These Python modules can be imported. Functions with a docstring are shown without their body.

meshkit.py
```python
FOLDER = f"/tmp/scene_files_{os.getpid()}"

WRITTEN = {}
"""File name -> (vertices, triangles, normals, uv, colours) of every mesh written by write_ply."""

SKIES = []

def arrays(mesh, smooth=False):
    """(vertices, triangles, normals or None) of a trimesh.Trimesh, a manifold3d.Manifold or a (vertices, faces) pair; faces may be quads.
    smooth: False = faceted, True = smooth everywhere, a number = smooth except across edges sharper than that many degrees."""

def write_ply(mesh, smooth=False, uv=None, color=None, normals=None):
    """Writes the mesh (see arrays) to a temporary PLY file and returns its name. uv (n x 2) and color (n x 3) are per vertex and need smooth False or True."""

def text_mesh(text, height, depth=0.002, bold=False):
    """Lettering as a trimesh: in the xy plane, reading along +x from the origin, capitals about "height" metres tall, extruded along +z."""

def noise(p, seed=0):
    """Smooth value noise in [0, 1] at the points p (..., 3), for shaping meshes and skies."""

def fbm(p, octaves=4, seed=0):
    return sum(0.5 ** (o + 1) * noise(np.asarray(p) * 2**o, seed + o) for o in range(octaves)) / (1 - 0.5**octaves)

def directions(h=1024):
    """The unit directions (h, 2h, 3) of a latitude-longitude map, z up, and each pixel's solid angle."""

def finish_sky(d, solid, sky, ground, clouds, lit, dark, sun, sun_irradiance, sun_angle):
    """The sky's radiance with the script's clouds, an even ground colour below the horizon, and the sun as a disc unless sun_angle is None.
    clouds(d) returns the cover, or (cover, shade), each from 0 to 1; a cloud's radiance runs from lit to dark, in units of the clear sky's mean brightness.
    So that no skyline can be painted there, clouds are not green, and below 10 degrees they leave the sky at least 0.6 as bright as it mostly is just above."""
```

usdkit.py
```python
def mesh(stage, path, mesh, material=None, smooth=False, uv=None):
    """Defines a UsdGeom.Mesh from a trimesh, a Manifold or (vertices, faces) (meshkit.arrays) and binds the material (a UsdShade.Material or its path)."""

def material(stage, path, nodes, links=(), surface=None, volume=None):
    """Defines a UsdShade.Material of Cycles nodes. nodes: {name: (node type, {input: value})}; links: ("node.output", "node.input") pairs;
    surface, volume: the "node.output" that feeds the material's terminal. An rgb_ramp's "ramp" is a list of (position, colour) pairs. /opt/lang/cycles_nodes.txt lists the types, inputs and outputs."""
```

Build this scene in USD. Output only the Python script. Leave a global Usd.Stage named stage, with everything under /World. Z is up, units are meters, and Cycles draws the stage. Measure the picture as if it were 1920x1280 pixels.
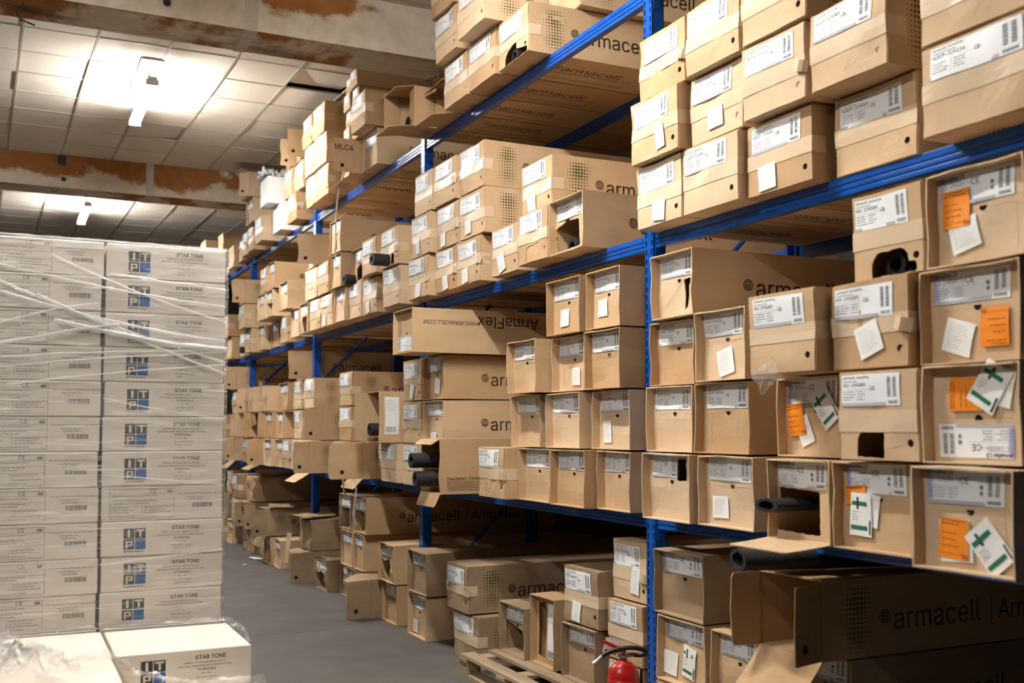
import math, random
import numpy as np, trimesh, usdkit, meshkit
import manifold3d as m3
from shapely.geometry import Polygon, Point, box as sbox
from shapely import affinity
from pxr import Usd, UsdGeom, UsdLux, Gf, Sdf
from trimesh.util import concatenate as cat
from trimesh.transformations import rotation_matrix as rotm

stage = Usd.Stage.CreateInMemory()
UsdGeom.SetStageUpAxis(stage, UsdGeom.Tokens.z); UsdGeom.SetStageMetersPerUnit(stage, 1.0)
world = UsdGeom.Xform.Define(stage, '/World'); stage.SetDefaultPrim(world.GetPrim())

# ------------------------------------------------------------------ camera
EYE = 1.65
PITCH, YAW = math.radians(2.978), math.radians(25.585)
cam = UsdGeom.Camera.Define(stage, '/World/camera')
fw = np.array([math.sin(YAW)*math.cos(PITCH), math.cos(YAW)*math.cos(PITCH), math.sin(PITCH)])
rt = np.array([math.cos(YAW), -math.sin(YAW), 0.0]); up = np.cross(rt, fw)
cam.AddTransformOp().Set(Gf.Matrix4d(*rt, 0, *up, 0, *(-fw), 0, 0, 0, EYE, 1))
cam.CreateHorizontalApertureAttr(36.0); cam.CreateVerticalApertureAttr(24.0)
cam.CreateFocalLengthAttr(36.0*1980/1920)
cam.CreateVerticalApertureOffsetAttr(36.0*60/1920)
cam.CreateFStopAttr(2.2); cam.CreateFocusDistanceAttr(6.8)
cam.CreateClippingRangeAttr(Gf.Vec2f(0.05, 200))
EXPOSURE = 1.70
cam.CreateExposureAttr(EXPOSURE)

# ------------------------------------------------------------------ light: the batten lamps on the ceiling (each lamp's diffuser emits; built below)
LAMP_STRENGTH = 135.0
LAMPS = [(1.34, 5.1), (1.22, 11.5), (1.05, 17.9), (-2.3, 2.8)]          # x, y of each fitting: the aisle row, and one out of view at left, placed to light the wrapped stack
LAMP_Z = 5.25
LAMP_COLOR = (1.0, 0.98, 0.93)
dome = UsdLux.DomeLight.Define(stage, '/World/dome'); dome.CreateIntensityAttr(0.0)

# ------------------------------------------------------------------ materials
LK = '/World/Looks/'
UsdGeom.Scope.Define(stage, '/World/Looks')
def flat(name, col, rough=.6, spec=.3, metal=0.0, **kw):
    return usdkit.material(stage, LK+name, {'p': ('principled_bsdf', dict(base_color=col, roughness=rough, specular_ior_level=spec, metallic=metal, **kw))}, [], surface='p.BSDF')
def noisy(name, c1, c2, scale=6, rough=.7, spec=.25, lo=.35, hi=.65, bumpd=0.0, bscale=60, detail=4, stretch=(1,1,1), metal=0.0, coords='object'):
    n = {'t': ('texture_coordinate', {}), 'm': ('mapping', dict(scale=stretch)), 'n': ('noise_texture', dict(scale=scale, detail=detail, roughness=.6)),
         'r': ('rgb_ramp', {'ramp': [(lo, c1), (hi, c2)]}), 'p': ('principled_bsdf', dict(roughness=rough, specular_ior_level=spec, metallic=metal))}
    l = [('t.'+coords, 'm.vector'), ('m.vector', 'n.vector'), ('n.fac', 'r.fac'), ('r.color', 'p.base_color')]
    if bumpd:
        n['bn'] = ('noise_texture', dict(scale=bscale, detail=3)); n['b'] = ('bump', dict(distance=bumpd, strength=.6))
        l += [('m.vector', 'bn.vector'), ('bn.fac', 'b.height'), ('b.normal', 'p.normal')]
    return usdkit.material(stage, LK+name, n, l, surface='p.BSDF')
def card(name, c1, c2):                     # cardboard: faint vertical flutes, blotches of tone
    n = {'t': ('texture_coordinate', {}), 'm': ('mapping', dict(scale=(.6, 1, 1))), 'n': ('noise_texture', dict(scale=5, detail=6, roughness=.65)),
         'r': ('rgb_ramp', {'ramp': [(.3, c1), (.7, c2)]}),
         'w': ('wave_texture', dict(bands_direction='diagonal', scale=34, distortion=.6, detail=1)),
         'wm': ('math', dict(math_type='multiply_add', value2=.05, value3=.96)),
         'x': ('mix_color', dict(blend_type='multiply', fac=1.0)), 'fn': ('noise_texture', dict(scale=70, detail=3)),
         'b': ('bump', dict(distance=.002, strength=.35)), 'p': ('principled_bsdf', dict(roughness=.72, specular_ior_level=.22))}
    l = [('t.object', 'm.vector'), ('m.vector', 'n.vector'), ('n.fac', 'r.fac'), ('t.object', 'w.vector'), ('w.fac', 'wm.value1'), ('r.color', 'x.a'), ('wm.value', 'x.b'),
         ('x.result', 'p.base_color'), ('t.object', 'fn.vector'), ('fn.fac', 'b.height'), ('b.normal', 'p.normal')]
    return usdkit.material(stage, LK+name, n, l, surface='p.BSDF')
CARD = [card('cardboard_a', (.49, .325, .182), (.56, .385, .225)), card('cardboard_b', (.53, .36, .212), (.60, .42, .258)),
        card('cardboard_c', (.43, .272, .14), (.50, .325, .178)), card('cardboard_d', (.57, .405, .255), (.64, .468, .31))]
DUSTY = card('cardboard_dusty', (.27, .185, .11), (.38, .265, .16))
INNER = flat('cardboard_inner', (.36, .235, .13), .85, .1)
TAPE = flat('packing_tape', (.63, .475, .32), .36, .45)
LABEL = flat('label_paper', (.80, .81, .82), .5, .3)
PAPER = flat('slip_paper', (.82, .81, .78), .6, .3)
ORANGE = flat('orange_paper', (.86, .26, .02), .55, .3)
GREEN = flat('green_print', (.02, .16, .09), .6, .2)
INK = flat('black_ink', (.025, .024, .024), .6, .2)
GREYINK = flat('grey_ink', (.17, .17, .18), .6, .2)
PALEINK = flat('pale_grey_ink', (.45, .45, .47), .6, .2)
BLUEINK = flat('violet_ink', (.30, .30, .62), .6, .2)
BROWNINK = flat('brown_ink', (.045, .026, .016), .6, .2)
DOTINK = flat('dot_ink', (.06, .07, .02), .6, .2)
ORANGEINK = flat('orange_ink', (.45, .10, .01), .6, .2)
HOLE = flat('hole_dark', (.012, .010, .009), .9, .05)
FOAM = noisy('black_foam', (.012, .012, .013), (.022, .022, .024), 40, .62, .35, bumpd=.001, bscale=200)
BLUE = noisy('blue_steel', (.003, .058, .29), (.005, .078, .36), 8, .26, .55, bumpd=.0006, bscale=30)
GALV = noisy('dull_steel', (.30, .30, .31), (.42, .42, .43), 20, .45, .5, metal=.8)
WHITEBOX = noisy('white_carton', (.70, .70, .70), (.78, .78, .77), 5, .6, .25)
PANELBOX = noisy('pale_carton', (.63, .565, .485), (.69, .625, .545), 3, .6, .28, stretch=(1, 1, 4))
ITPINK = flat('dark_print', (.055, .05, .046), .6, .25)
ITPBLUE = flat('blue_print', (.015, .10, .30), .55, .25)
WOOD = noisy('pallet_wood', (.24, .17, .105), (.38, .28, .18), 9, .8, .15, stretch=(1, .12, 1), bumpd=.002, bscale=40)
RED = noisy('red_paint', (.42, .008, .006), (.50, .012, .008), 12, .30, .5)
RUBBER = flat('black_rubber', (.012, .012, .012), .45, .4)
TILE = [noisy('ceiling_tile_%d' % i, c, tuple(k*1.06 for k in c), 60, .85, .15, bumpd=.002, bscale=160) for i, c in enumerate([(.67, .60, .52), (.70, .63, .545), (.645, .575, .495)])]
GRID = flat('ceiling_grid', (.40, .36, .31), .5, .3)
DARKVOID = flat('ceiling_void', (.03, .03, .03), .9, .1)
FLOOR = noisy('floor_concrete', (.075, .068, .060), (.112, .102, .091), 2.2, .62, .3, lo=.3, hi=.7, bumpd=.0015, bscale=90, detail=8, coords='object')
WALL = noisy('wall_plaster', (.075, .068, .06), (.10, .09, .08), 1.5, .85, .15)
LAMPBODY = flat('lamp_housing', (.62, .62, .60), .4, .4)
EMIT = usdkit.material(stage, LK+'lamp_diffuser', {'e': ('emission', dict(color=LAMP_COLOR, strength=LAMP_STRENGTH))}, [], surface='e.emission')
CHROME = flat('chrome', (.6, .6, .6), .2, .5, 1.0)
FOIL = noisy('crumpled_foil', (.55, .55, .55), (.7, .7, .7), 20, .35, .5, bumpd=.01, bscale=30)
def beam_paint(name, edge, seed, white_more=.0):      # old orange-brown paint flaking off white plaster, soot stains of their own shape
    n = {'t': ('texture_coordinate', {}), 's': ('separate_xyz', {}), 'm': ('mapping', dict(location=(seed, 0, 0), scale=(1, .6, 1.2))),
         'n': ('noise_texture', dict(scale=2.0, detail=7, roughness=.62)),
         'n2': ('noise_texture', dict(scale=.55, detail=2)),
         'zm': ('map_range', dict(from_min=edge-.16, from_max=edge+.16, to_min=-.28, to_max=.28, clamp=True)),
         'a1': ('math', dict(math_type='add')), 'nn': ('math', dict(math_type='multiply_add', value2=1.1, value3=-.55-white_more)),
         'a2': ('math', dict(math_type='add')), 'k': ('math', dict(math_type='multiply_add', value2=9.0, value3=.5, use_clamp=True)), 'n2m': ('math', dict(math_type='multiply_add', value2=1.6, value3=-.8)),
         'rb': ('rgb_ramp', {'ramp': [(.3, (.27, .105, .028)), (.7, (.36, .150, .045))]}), 'wn': ('noise_texture', dict(scale=9, detail=5)),
         'rw': ('rgb_ramp', {'ramp': [(.3, (.54, .465, .365)), (.7, (.68, .60, .49))]}),
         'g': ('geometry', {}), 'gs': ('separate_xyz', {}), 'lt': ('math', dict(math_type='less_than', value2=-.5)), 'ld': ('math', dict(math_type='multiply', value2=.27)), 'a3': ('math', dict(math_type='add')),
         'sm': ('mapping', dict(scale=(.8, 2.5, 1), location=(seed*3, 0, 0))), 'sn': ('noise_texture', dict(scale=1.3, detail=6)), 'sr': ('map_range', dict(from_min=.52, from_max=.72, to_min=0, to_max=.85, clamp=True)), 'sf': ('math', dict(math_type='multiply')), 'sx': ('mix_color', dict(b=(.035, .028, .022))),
         'mx': ('mix_color', dict()), 'p': ('principled_bsdf', dict(roughness=.75, specular_ior_level=.25)), 'b': ('bump', dict(distance=.01, strength=.5))}
    l = [('t.object', 's.vector'), ('t.object', 'm.vector'), ('m.vector', 'n.vector'), ('m.vector', 'n2.vector'), ('n.fac', 'nn.value1'), ('s.z', 'zm.value'),
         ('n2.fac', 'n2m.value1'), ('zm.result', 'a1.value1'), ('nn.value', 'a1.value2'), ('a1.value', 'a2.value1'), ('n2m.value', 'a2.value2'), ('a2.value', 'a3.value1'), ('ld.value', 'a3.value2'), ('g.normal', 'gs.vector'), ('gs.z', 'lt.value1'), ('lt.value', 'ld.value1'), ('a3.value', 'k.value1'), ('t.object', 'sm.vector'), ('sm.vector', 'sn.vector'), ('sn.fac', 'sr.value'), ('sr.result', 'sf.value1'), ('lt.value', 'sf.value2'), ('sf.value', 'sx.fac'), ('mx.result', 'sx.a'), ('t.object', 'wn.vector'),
         ('wn.fac', 'rb.fac'), ('wn.fac', 'rw.fac'), ('rw.color', 'mx.a'), ('rb.color', 'mx.b'), ('k.value', 'mx.fac'), ('sx.result', 'p.base_color'), ('k.value', 'b.height'), ('b.normal', 'p.normal')]
    return usdkit.material(stage, LK+name, n, l, surface='p.BSDF')
def film(name, milk, seed, stretch=(1.2, 1, 26), rot=(0, .06, 0), lo=.5, hi=.72, base=.05):
    n = {'t': ('texture_coordinate', {}), 'm': ('mapping', dict(scale=stretch, rotation=rot, location=(seed, seed, seed))), 'n': ('noise_texture', dict(scale=2.2, detail=6, roughness=.6, distortion=.4)),
         'r': ('map_range', dict(from_min=lo, from_max=hi, to_min=base, to_max=milk, clamp=True)), 'b': ('bump', dict(distance=.03, strength=1.0)),
         'tr': ('transparent_bsdf', dict(color=(.985, .985, .985))), 'd': ('diffuse_bsdf', dict(color=(.85, .84, .82))), 'tl': ('translucent_bsdf', dict(color=(.85, .84, .82))),
         'dt': ('mix_closure', dict(fac=.4)), 'g': ('glossy_bsdf', dict(roughness=.10, color=(1, 1, 1))), 'f': ('fresnel', dict(IOR=1.45)), 'fc': ('math', dict(math_type='minimum', value2=.30)), 'm1': ('mix_closure', {}), 'm2': ('mix_closure', {})}
    l = [('t.object', 'm.vector'), ('m.vector', 'n.vector'), ('n.fac', 'r.value'), ('n.fac', 'b.height'), ('b.normal', 'g.normal'), ('d.BSDF', 'dt.closure1'), ('tl.BSDF', 'dt.closure2'),
         ('tr.BSDF', 'm1.closure1'), ('dt.closure', 'm1.closure2'), ('r.result', 'm1.fac'), ('m1.closure', 'm2.closure1'), ('g.BSDF', 'm2.closure2'), ('f.fac', 'fc.value1'), ('fc.value', 'm2.fac')]
    return usdkit.material(stage, LK+name, n, l, surface='m2.closure')
FILM = film('stretch_film', .70, 3.0, base=.08, lo=.54, hi=.70)
FOLD = film('film_fold', .75, 6.0, stretch=(2, 2, 2), base=.45)
FILM2 = film('crumpled_film', .26, 9.0, stretch=(3, 3, 3), rot=(.3, .5, .2), lo=.48, hi=.68, base=.03)
WRAP = film('clear_tape', .35, 5.0, stretch=(8, 8, 8), rot=(0, 0, 0), base=.2)

# ------------------------------------------------------------------ helpers
USED = {}
def numbered(path):
    k = USED.get(path, 0); USED[path] = k+1
    return path if k == 0 else '%s_%03d' % (path, k)
def obj(name, mesh, mat, parent=None, smooth=False, label=None):
    base = parent.GetPath().pathString if parent is not None else '/World'
    m = usdkit.mesh(stage, numbered(base+'/'+name), mesh, mat, smooth=smooth)
    if label: m.GetPrim().SetCustomDataByKey('label', label)
    return m.GetPrim()
def tag(o, label, cat_=None, group=None, kind=None):
    o.SetCustomDataByKey('label', label)
    if cat_: o.SetCustomDataByKey('category', cat_)
    if group: o.SetCustomDataByKey('group', group)
    if kind: o.SetCustomDataByKey('kind', kind)
    return o
def thing(name, label, cat_=None, loc=(0, 0, 0), group=None, kind=None, rotz=0):
    x = UsdGeom.Xform.Define(stage, numbered('/World/'+name)); x.AddTranslateOp().Set(Gf.Vec3d(*map(float, loc)))
    if rotz: x.AddRotateZOp().Set(float(rotz))
    return tag(x.GetPrim(), label, cat_, group, kind)
def copy_of(src, name, label, loc, group=None):
    was = src.GetCustomData()
    x = UsdGeom.Xform.Define(stage, numbered('/World/'+name)); x.AddTranslateOp().Set(Gf.Vec3d(*map(float, loc)))
    p = x.GetPrim(); p.GetReferences().AddInternalReference(src.GetPath()); p.SetInstanceable(True)
    return tag(p, label, was['category'], group or was.get('group'), was.get('kind'))
def bx(x0, x1, y0, y1, z0, z1):
    return trimesh.creation.box(bounds=[(x0, y0, z0), (x1, y1, z1)])
def fine(m, e):
    v, f = trimesh.remesh.subdivide_to_size(np.asarray(m.vertices), np.asarray(m.faces), e, max_iter=12)
    return trimesh.Trimesh(v, f, process=False)
def mani(m):
    v = m.to_mesh(); return trimesh.Trimesh(v.vert_properties[:, :3], v.tri_verts, process=False)
def mbox(x0, x1, y0, y1, z0, z1):
    return m3.Manifold.cube((x1-x0, y1-y0, z1-z0)).translate((x0, y0, z0))
def extr(poly, d):                           # a flat shape as a slab in xy, z from 0 to d
    gs = getattr(poly, 'geoms', [poly])
    return cat([trimesh.creation.extrude_polygon(g, d, engine='earcut') for g in gs if g.area > 1e-9])
def place(m, o, u, v):                       # local x,y,z -> o + x u + y v + z (u x v)
    u, v = np.array(u, float), np.array(v, float); n = np.cross(u, v)
    M = np.eye(4); M[:3, 0], M[:3, 1], M[:3, 2], M[:3, 3] = u, v, n, o
    m = m.copy(); m.apply_transform(M); return m
def quads(rects, z=0.0):                     # flat rectangles (x0,y0,x1,y1) in xy, facing +z
    V, F = [], []
    for x0, y0, x1, y1 in rects:
        k = len(V); V += [(x0, y0, z), (x1, y0, z), (x1, y1, z), (x0, y1, z)]; F += [(k, k+1, k+2), (k, k+2, k+3)]
    return trimesh.Trimesh(V, F, process=False)
def sheet(w, h, nx=6, ny=4, z=0.0, rot=0.0, c=None):   # flat sheet centred on c (or with its corner at 0)
    xs, ys = np.meshgrid(np.linspace(0, w, nx+1), np.linspace(0, h, ny+1), indexing='ij')
    V = np.stack([xs.ravel(), ys.ravel(), np.full(xs.size, z)], 1)
    F = []
    for i in range(nx):
        for j in range(ny):
            a = i*(ny+1)+j; b = a+ny+1
            F += [(a, b, b+1), (a, b+1, a+1)]
    if c is not None:
        V[:, 0] -= w/2; V[:, 1] -= h/2
        s, k = math.sin(rot), math.cos(rot)
        V[:, :2] = V[:, :2] @ np.array([[k, s], [-s, k]]); V[:, 0] += c[0]; V[:, 1] += c[1]
    return trimesh.Trimesh(V, F, process=False)
_T = {}
def text(s, h, bold=False):
    k = (s, bold)
    if k not in _T:
        m = meshkit.text_mesh(s, 1.0, .0004, bold)
        tri = m.vertices[m.faces][:, :, 2]; keep = (tri > .0002).all(1)     # only the printed face
        m = trimesh.Trimesh(m.vertices, m.faces[keep], process=True); m.vertices[:, 2] = 0; _T[k] = m
    m = _T[k].copy(); m.vertices[:, :2] *= h; return m
def at2(m, x, y, z=0.0, rot=0.0):
    m = m.copy()
    if rot: m.apply_transform(rotm(rot, (0, 0, 1)))
    m.apply_translation((x, y, z)); return m
def tube(path, r, n=10, closed=True):
    path = np.asarray(path, float); V, F = [], []
    rr = np.broadcast_to(r, (len(path),))
    t = np.gradient(path, axis=0); t /= np.linalg.norm(t, axis=1, keepdims=True)
    ref = np.array([0, 0, 1.0]) if abs(t[0][2]) < .9 else np.array([1.0, 0, 0])
    for i, p in enumerate(path):
        a = np.cross(t[i], ref); a /= np.linalg.norm(a); b = np.cross(t[i], a); ref = np.cross(a, t[i]) if False else ref
        for k in range(n):
            q = 2*math.pi*k/n; V.append(p+rr[i]*(math.cos(q)*a+math.sin(q)*b))
    for i in range(len(path)-1):
        for k in range(n):
            a, b = i*n+k, i*n+(k+1) % n; F += [(a, b, b+n), (a, b+n, a+n)]
    if closed:
        for base, flip in ((0, 1), ((len(path)-1)*n, 0)):
            V.append(path[0] if base == 0 else path[-1]); c = len(V)-1
            for k in range(n):
                f = (c, base+k, base+(k+1) % n); F.append(f[::-1] if not flip else f)
    m = trimesh.Trimesh(V, F, process=False); m.fix_normals(); return m
def lathe(prof, n=32):
    return trimesh.creation.revolve(np.asarray(prof, float), sections=n)

# ------------------------------------------------------------------ the room
ZC = 5.26                                    # ceiling tiles
WX0, WX1, WY0, WY1 = -7.0, 6.2, -4.5, 25.0
fl = thing('floor', 'grey-brown worn concrete floor slabs with thin sawn joints', kind='structure')
ys = [WY0, -0.6, 4.0, 8.565, 13.1, 17.6, WY1]; xs = [WX0, -1.6, 2.95-.5+5, WX1][:2]+[WX1]
for a, b in zip(ys[:-1], ys[1:]):
    for c, d in zip(xs[:-1], xs[1:]):
        obj('slab', bx(c+.003, d-.003, a+.003, b-.003, -.12, 0), FLOOR, fl)
obj('joint_filler', bx(WX0, WX1, WY0, WY1, -.2, -.012), DARKVOID, fl)
def wall(name, b, label):
    tag(obj(name, bx(*b), WALL), label, kind='structure')
wall('wall_right', (WX1, WX1+.2, WY0, WY1, -.1, 5.9), 'plastered wall behind the blue racking')
wall('wall_left', (WX0-.2, WX0, WY0, WY1, -.1, 5.9), 'plastered wall far to the left')
wall('wall_back', (WX0-.2, WX1+.2, WY1, WY1+.2, -.1, 5.9), 'plastered wall at the far end of the aisle')
wall('wall_front', (WX0-.2, WX1+.2, WY0-.2, WY0, -.1, 5.9), 'plastered wall behind the viewer')
ce = thing('ceiling', 'suspended ceiling of square beige tiles in a thin grid', kind='structure')
obj('ceiling_slab', bx(WX0, WX1, WY0, WY1, 5.6, 5.9), DARKVOID, ce)
BEAMS = [(-4.9, -4.4), (1.74, 2.25), (8.37, 8.88), (15.0, 15.5), (21.63, 22.13)]
TX, TY, SL = .6315, .672, -.025
rg = random.Random(5)
gridm = []; far_tiles = []
def txl(i, y): return .06+TX*i+SL*(y-10.3)
for bi in range(4):
    ya, yb = BEAMS[bi][1], BEAMS[bi+1][0]
    lines = [y for y in [10.298+TY*k for k in range(-25, 20)] if ya < y < yb]
    lines = [ya]+lines+[yb]
    for j in range(len(lines)-1):
        y0, y1 = lines[j]+.004, lines[j+1]-.004
        for i in range(-11, 10):
            dz = rg.uniform(-.004, .004); tz = [dz+rg.uniform(-.0015, .0015) for _ in range(4)]
            if bi == 2 and i == 4 and y0 < 10.9 < y1: tz = [.0, .0, .055, .055]       # a tile sagging out of its grid
            if bi == 2 and i == 2 and y0 < 13.3 < y1: tz = [.0, .022, .03, .0]
            P = [(txl(i, y0)+.006, y0), (txl(i+1, y0)-.006, y0), (txl(i+1, y1)-.006, y1), (txl(i, y1)+.006, y1)]
            V = [(x, y, ZC+t) for (x, y), t in zip(P, tz)]+[(x, y, ZC+t+.014) for (x, y), t in zip(P, tz)]
            Fc = [(0, 2, 1), (0, 3, 2), (4, 5, 6), (4, 6, 7), (0, 1, 5), (0, 5, 4), (1, 2, 6), (1, 6, 5), (2, 3, 7), (2, 7, 6), (3, 0, 4), (3, 4, 7)]
            t = trimesh.Trimesh(V, Fc, process=False)
            if bi in (1, 2) and -2 <= i <= 7: obj('tile', t, TILE[rg.choice([0, 0, 0, 1, 2])], ce)
            else: far_tiles.append(t)
        gridm.append(bx(WX0, WX1, lines[j]-.010, lines[j]+.010, ZC-.004, ZC+.012))
    for i in range(-11, 11):
        a, b = txl(i, ya), txl(i, yb)
        V = [(a-.010, ya, ZC-.005), (a+.010, ya, ZC-.005), (b+.010, yb, ZC-.005), (b-.010, yb, ZC-.005)]
        V += [(x, y, ZC+.012) for x, y, z in V]
        gridm.append(trimesh.Trimesh(V, [(0, 2, 1), (0, 3, 2), (4, 5, 6), (4, 6, 7), (0, 1, 5), (0, 5, 4), (1, 2, 6), (1, 6, 5), (2, 3, 7), (2, 7, 6), (3, 0, 4), (3, 4, 7)], process=False))
o = obj('tile_field', cat(far_tiles), TILE[0], ce); o.SetCustomDataByKey('kind', 'stuff')
o = obj('grid_bars', cat(gridm), GRID, ce); o.SetCustomDataByKey('kind', 'stuff')
ZB = 4.824
BP = [(.6, 1, .05), (.6, 2, .05), (ZB+.19, 4.3, .06), (ZB+.15, 7.7, -.03), (ZB+.15, 11.0, .0)]
for k, (a, b) in enumerate(BEAMS):
    mat = beam_paint('beam_paint_%d' % k, BP[k][0] if k > 1 else ZB+.2, BP[k][1], BP[k][2])
    x0s = [WX0, -3.6, -.35, 1.70, 3.9, WX1]
    cb = thing('trim_%d' % (k+1), 'plastered ceiling beam with flaking orange-brown paint, %s' % ['behind the viewer', 'above the viewer', 'nearest in view', 'second in view', 'at the far end'][k], kind='structure')
    for c, d in zip(x0s[:-1], x0s[1:]):
        g = fine(bx(c+.001, d-.001, a, b, ZB, 5.6), .25)
        obj('beam_segment', g, mat, cb)
    if k in (2, 3):        # bare plaster joints between segments
        for c in x0s[1:-1]:
            obj('plaster_joint', bx(c-.05, c+.05, a-.004, b+.004, ZB-.004, 5.55), noisy('plaster_joint_%d_%d' % (k, int(c*10+90)), (.44, .40, .34), (.54, .49, .43), 7), cb)
        obj('anchor', lathe([(0, 0), (.028, 0), (.03, .02), (.018, .05), (0, .05)], 10).apply_transform(trimesh.transformations.translation_matrix((1.05 if k == 2 else .62, a-.004, ZB+.11)) @ rotm(math.pi/2, (1, 0, 0))), RUBBER, cb)
        hk = np.array([(.05, a+.2, ZB-.0), (.0, a+.21, ZB-.06), (.03, a+.24, ZB-.11), (.13, a+.26, ZB-.13)]) if k == 2 else np.array([(.5, a+.1, ZB), (.48, a+.1, ZB-.04), (.53, a+.1, ZB-.05), (.56, a+.1, ZB)])
        obj('wire_hook', tube(hk, .006, 6), RUBBER, cb)
    if k == 3:
        obj('clip', bx(.55, .64, a-.03, a, 5.13, 5.24), RUBBER, cb)

for k, (x, y) in enumerate(LAMPS):
    L = thing('ceiling_light', ['fluorescent batten light above the frame nearest the viewer', 'bright fluorescent batten light on the ceiling, larger of the two in view', 'fluorescent batten light beyond the second beam, smaller of the two in view', 'fluorescent batten light over the left side, out of view, placed to light the wrapped stack', 'fluorescent batten light over the left aisle behind the viewer', 'fluorescent batten light over the left aisle behind the stack'][k], 'light', (x, y, 0), group='ceiling batten lights')
    obj('back_plate', bx(-.11, .11, -.84, .84, ZC-.022, ZC-.006), LAMPBODY, L)
    obj('housing', bx(-.045, .045, -.80, .80, ZC-.20, ZC-.17), LAMPBODY, L)
    for s in (-1, 1): obj('hanger', bx(-.012, .012, s*.5-.012, s*.5+.012, ZC-.171, ZC-.02), LAMPBODY, L)
    obj('diffuser', mani(m3.Manifold.hull_points(np.array([(sx*.058*q, sy*(.76-.01*(1-q)), z) for sx in (-1, 1) for sy in (-1, 1) for z, q in ((ZC-.201, 1), (ZC-.205, 1), (ZC-.236, .5))]))), EMIT, L)
    for s in (-1, 1): obj('end_cap', bx(-.06, .06, s*.785-.022, s*.785+.022, ZC-.246, ZC-.199), LAMPBODY, L)

# ------------------------------------------------------------------ the racking
X0 = 3.17
POSTS = [1.375, 4.875, 8.39, 11.90, 15.40, 18.9]
BT = [1.19, 2.715, 4.11]                      # tops of the beams
NM = ['beside the viewer', 'nearest in view', 'second in view', 'third in view', 'fourth in view', 'farthest in view']
slots = []
def post_plate(hgt):
    w = .09
    P = sbox(-w/2, 0, w/2, hgt)
    for k in range(int(hgt/.05)-1):
        for s in (-1, 1):
            z = .05+.05*k
            P = P.difference(Polygon([(s*.027-.004, z), (s*.027+.004, z), (s*.027+.006, z+.032), (s*.027-.006, z+.032)]))
    return extr(P, .003)
plate = post_plate(4.18)
def post_mesh():
    pl = place(plate, (0, 0, 0), (0, -1, 0), (0, 0, 1)); pl.apply_translation((.003, 0, 0))
    parts = [pl, bx(.0, .078, -.045, -.042, 0, 4.18), bx(0, .078, .042, .045, 0, 4.18), bx(.075, .078, -.045, -.03, 0, 4.18), bx(.075, .078, .03, .045, 0, 4.18)]
    return cat(parts)
PM = post_mesh()
def mirx(m, d):
    m = m.copy(); m.vertices[:, 0] = d-m.vertices[:, 0]; m.faces = m.faces[:, ::-1]; return m
DEP = 1.07
for k, y in enumerate(POSTS):
    F = thing('rack_upright', 'blue slotted steel rack upright frame, %s' % NM[k], 'rack frame', (X0, y, 0), group='blue rack upright frames')
    obj('post', PM, BLUE, F); obj('post', mirx(PM, DEP), BLUE, F)
    obj('foot_plate', bx(-.02, .10, -.07, .07, 0, .006), BLUE, F); obj('foot_plate', bx(DEP-.10, DEP+.02, -.07, .07, 0, .006), BLUE, F)
    zz = .25
    for j in range(4):
        z1 = zz+.95
        obj('brace', tube([(.05, 0, zz), (DEP-.05, 0, z1)], .014, 6), BLUE, F); zz = z1
    obj('brace', tube([(.05, 0, .22), (DEP-.05, 0, .22)], .014, 6), BLUE, F)
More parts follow.
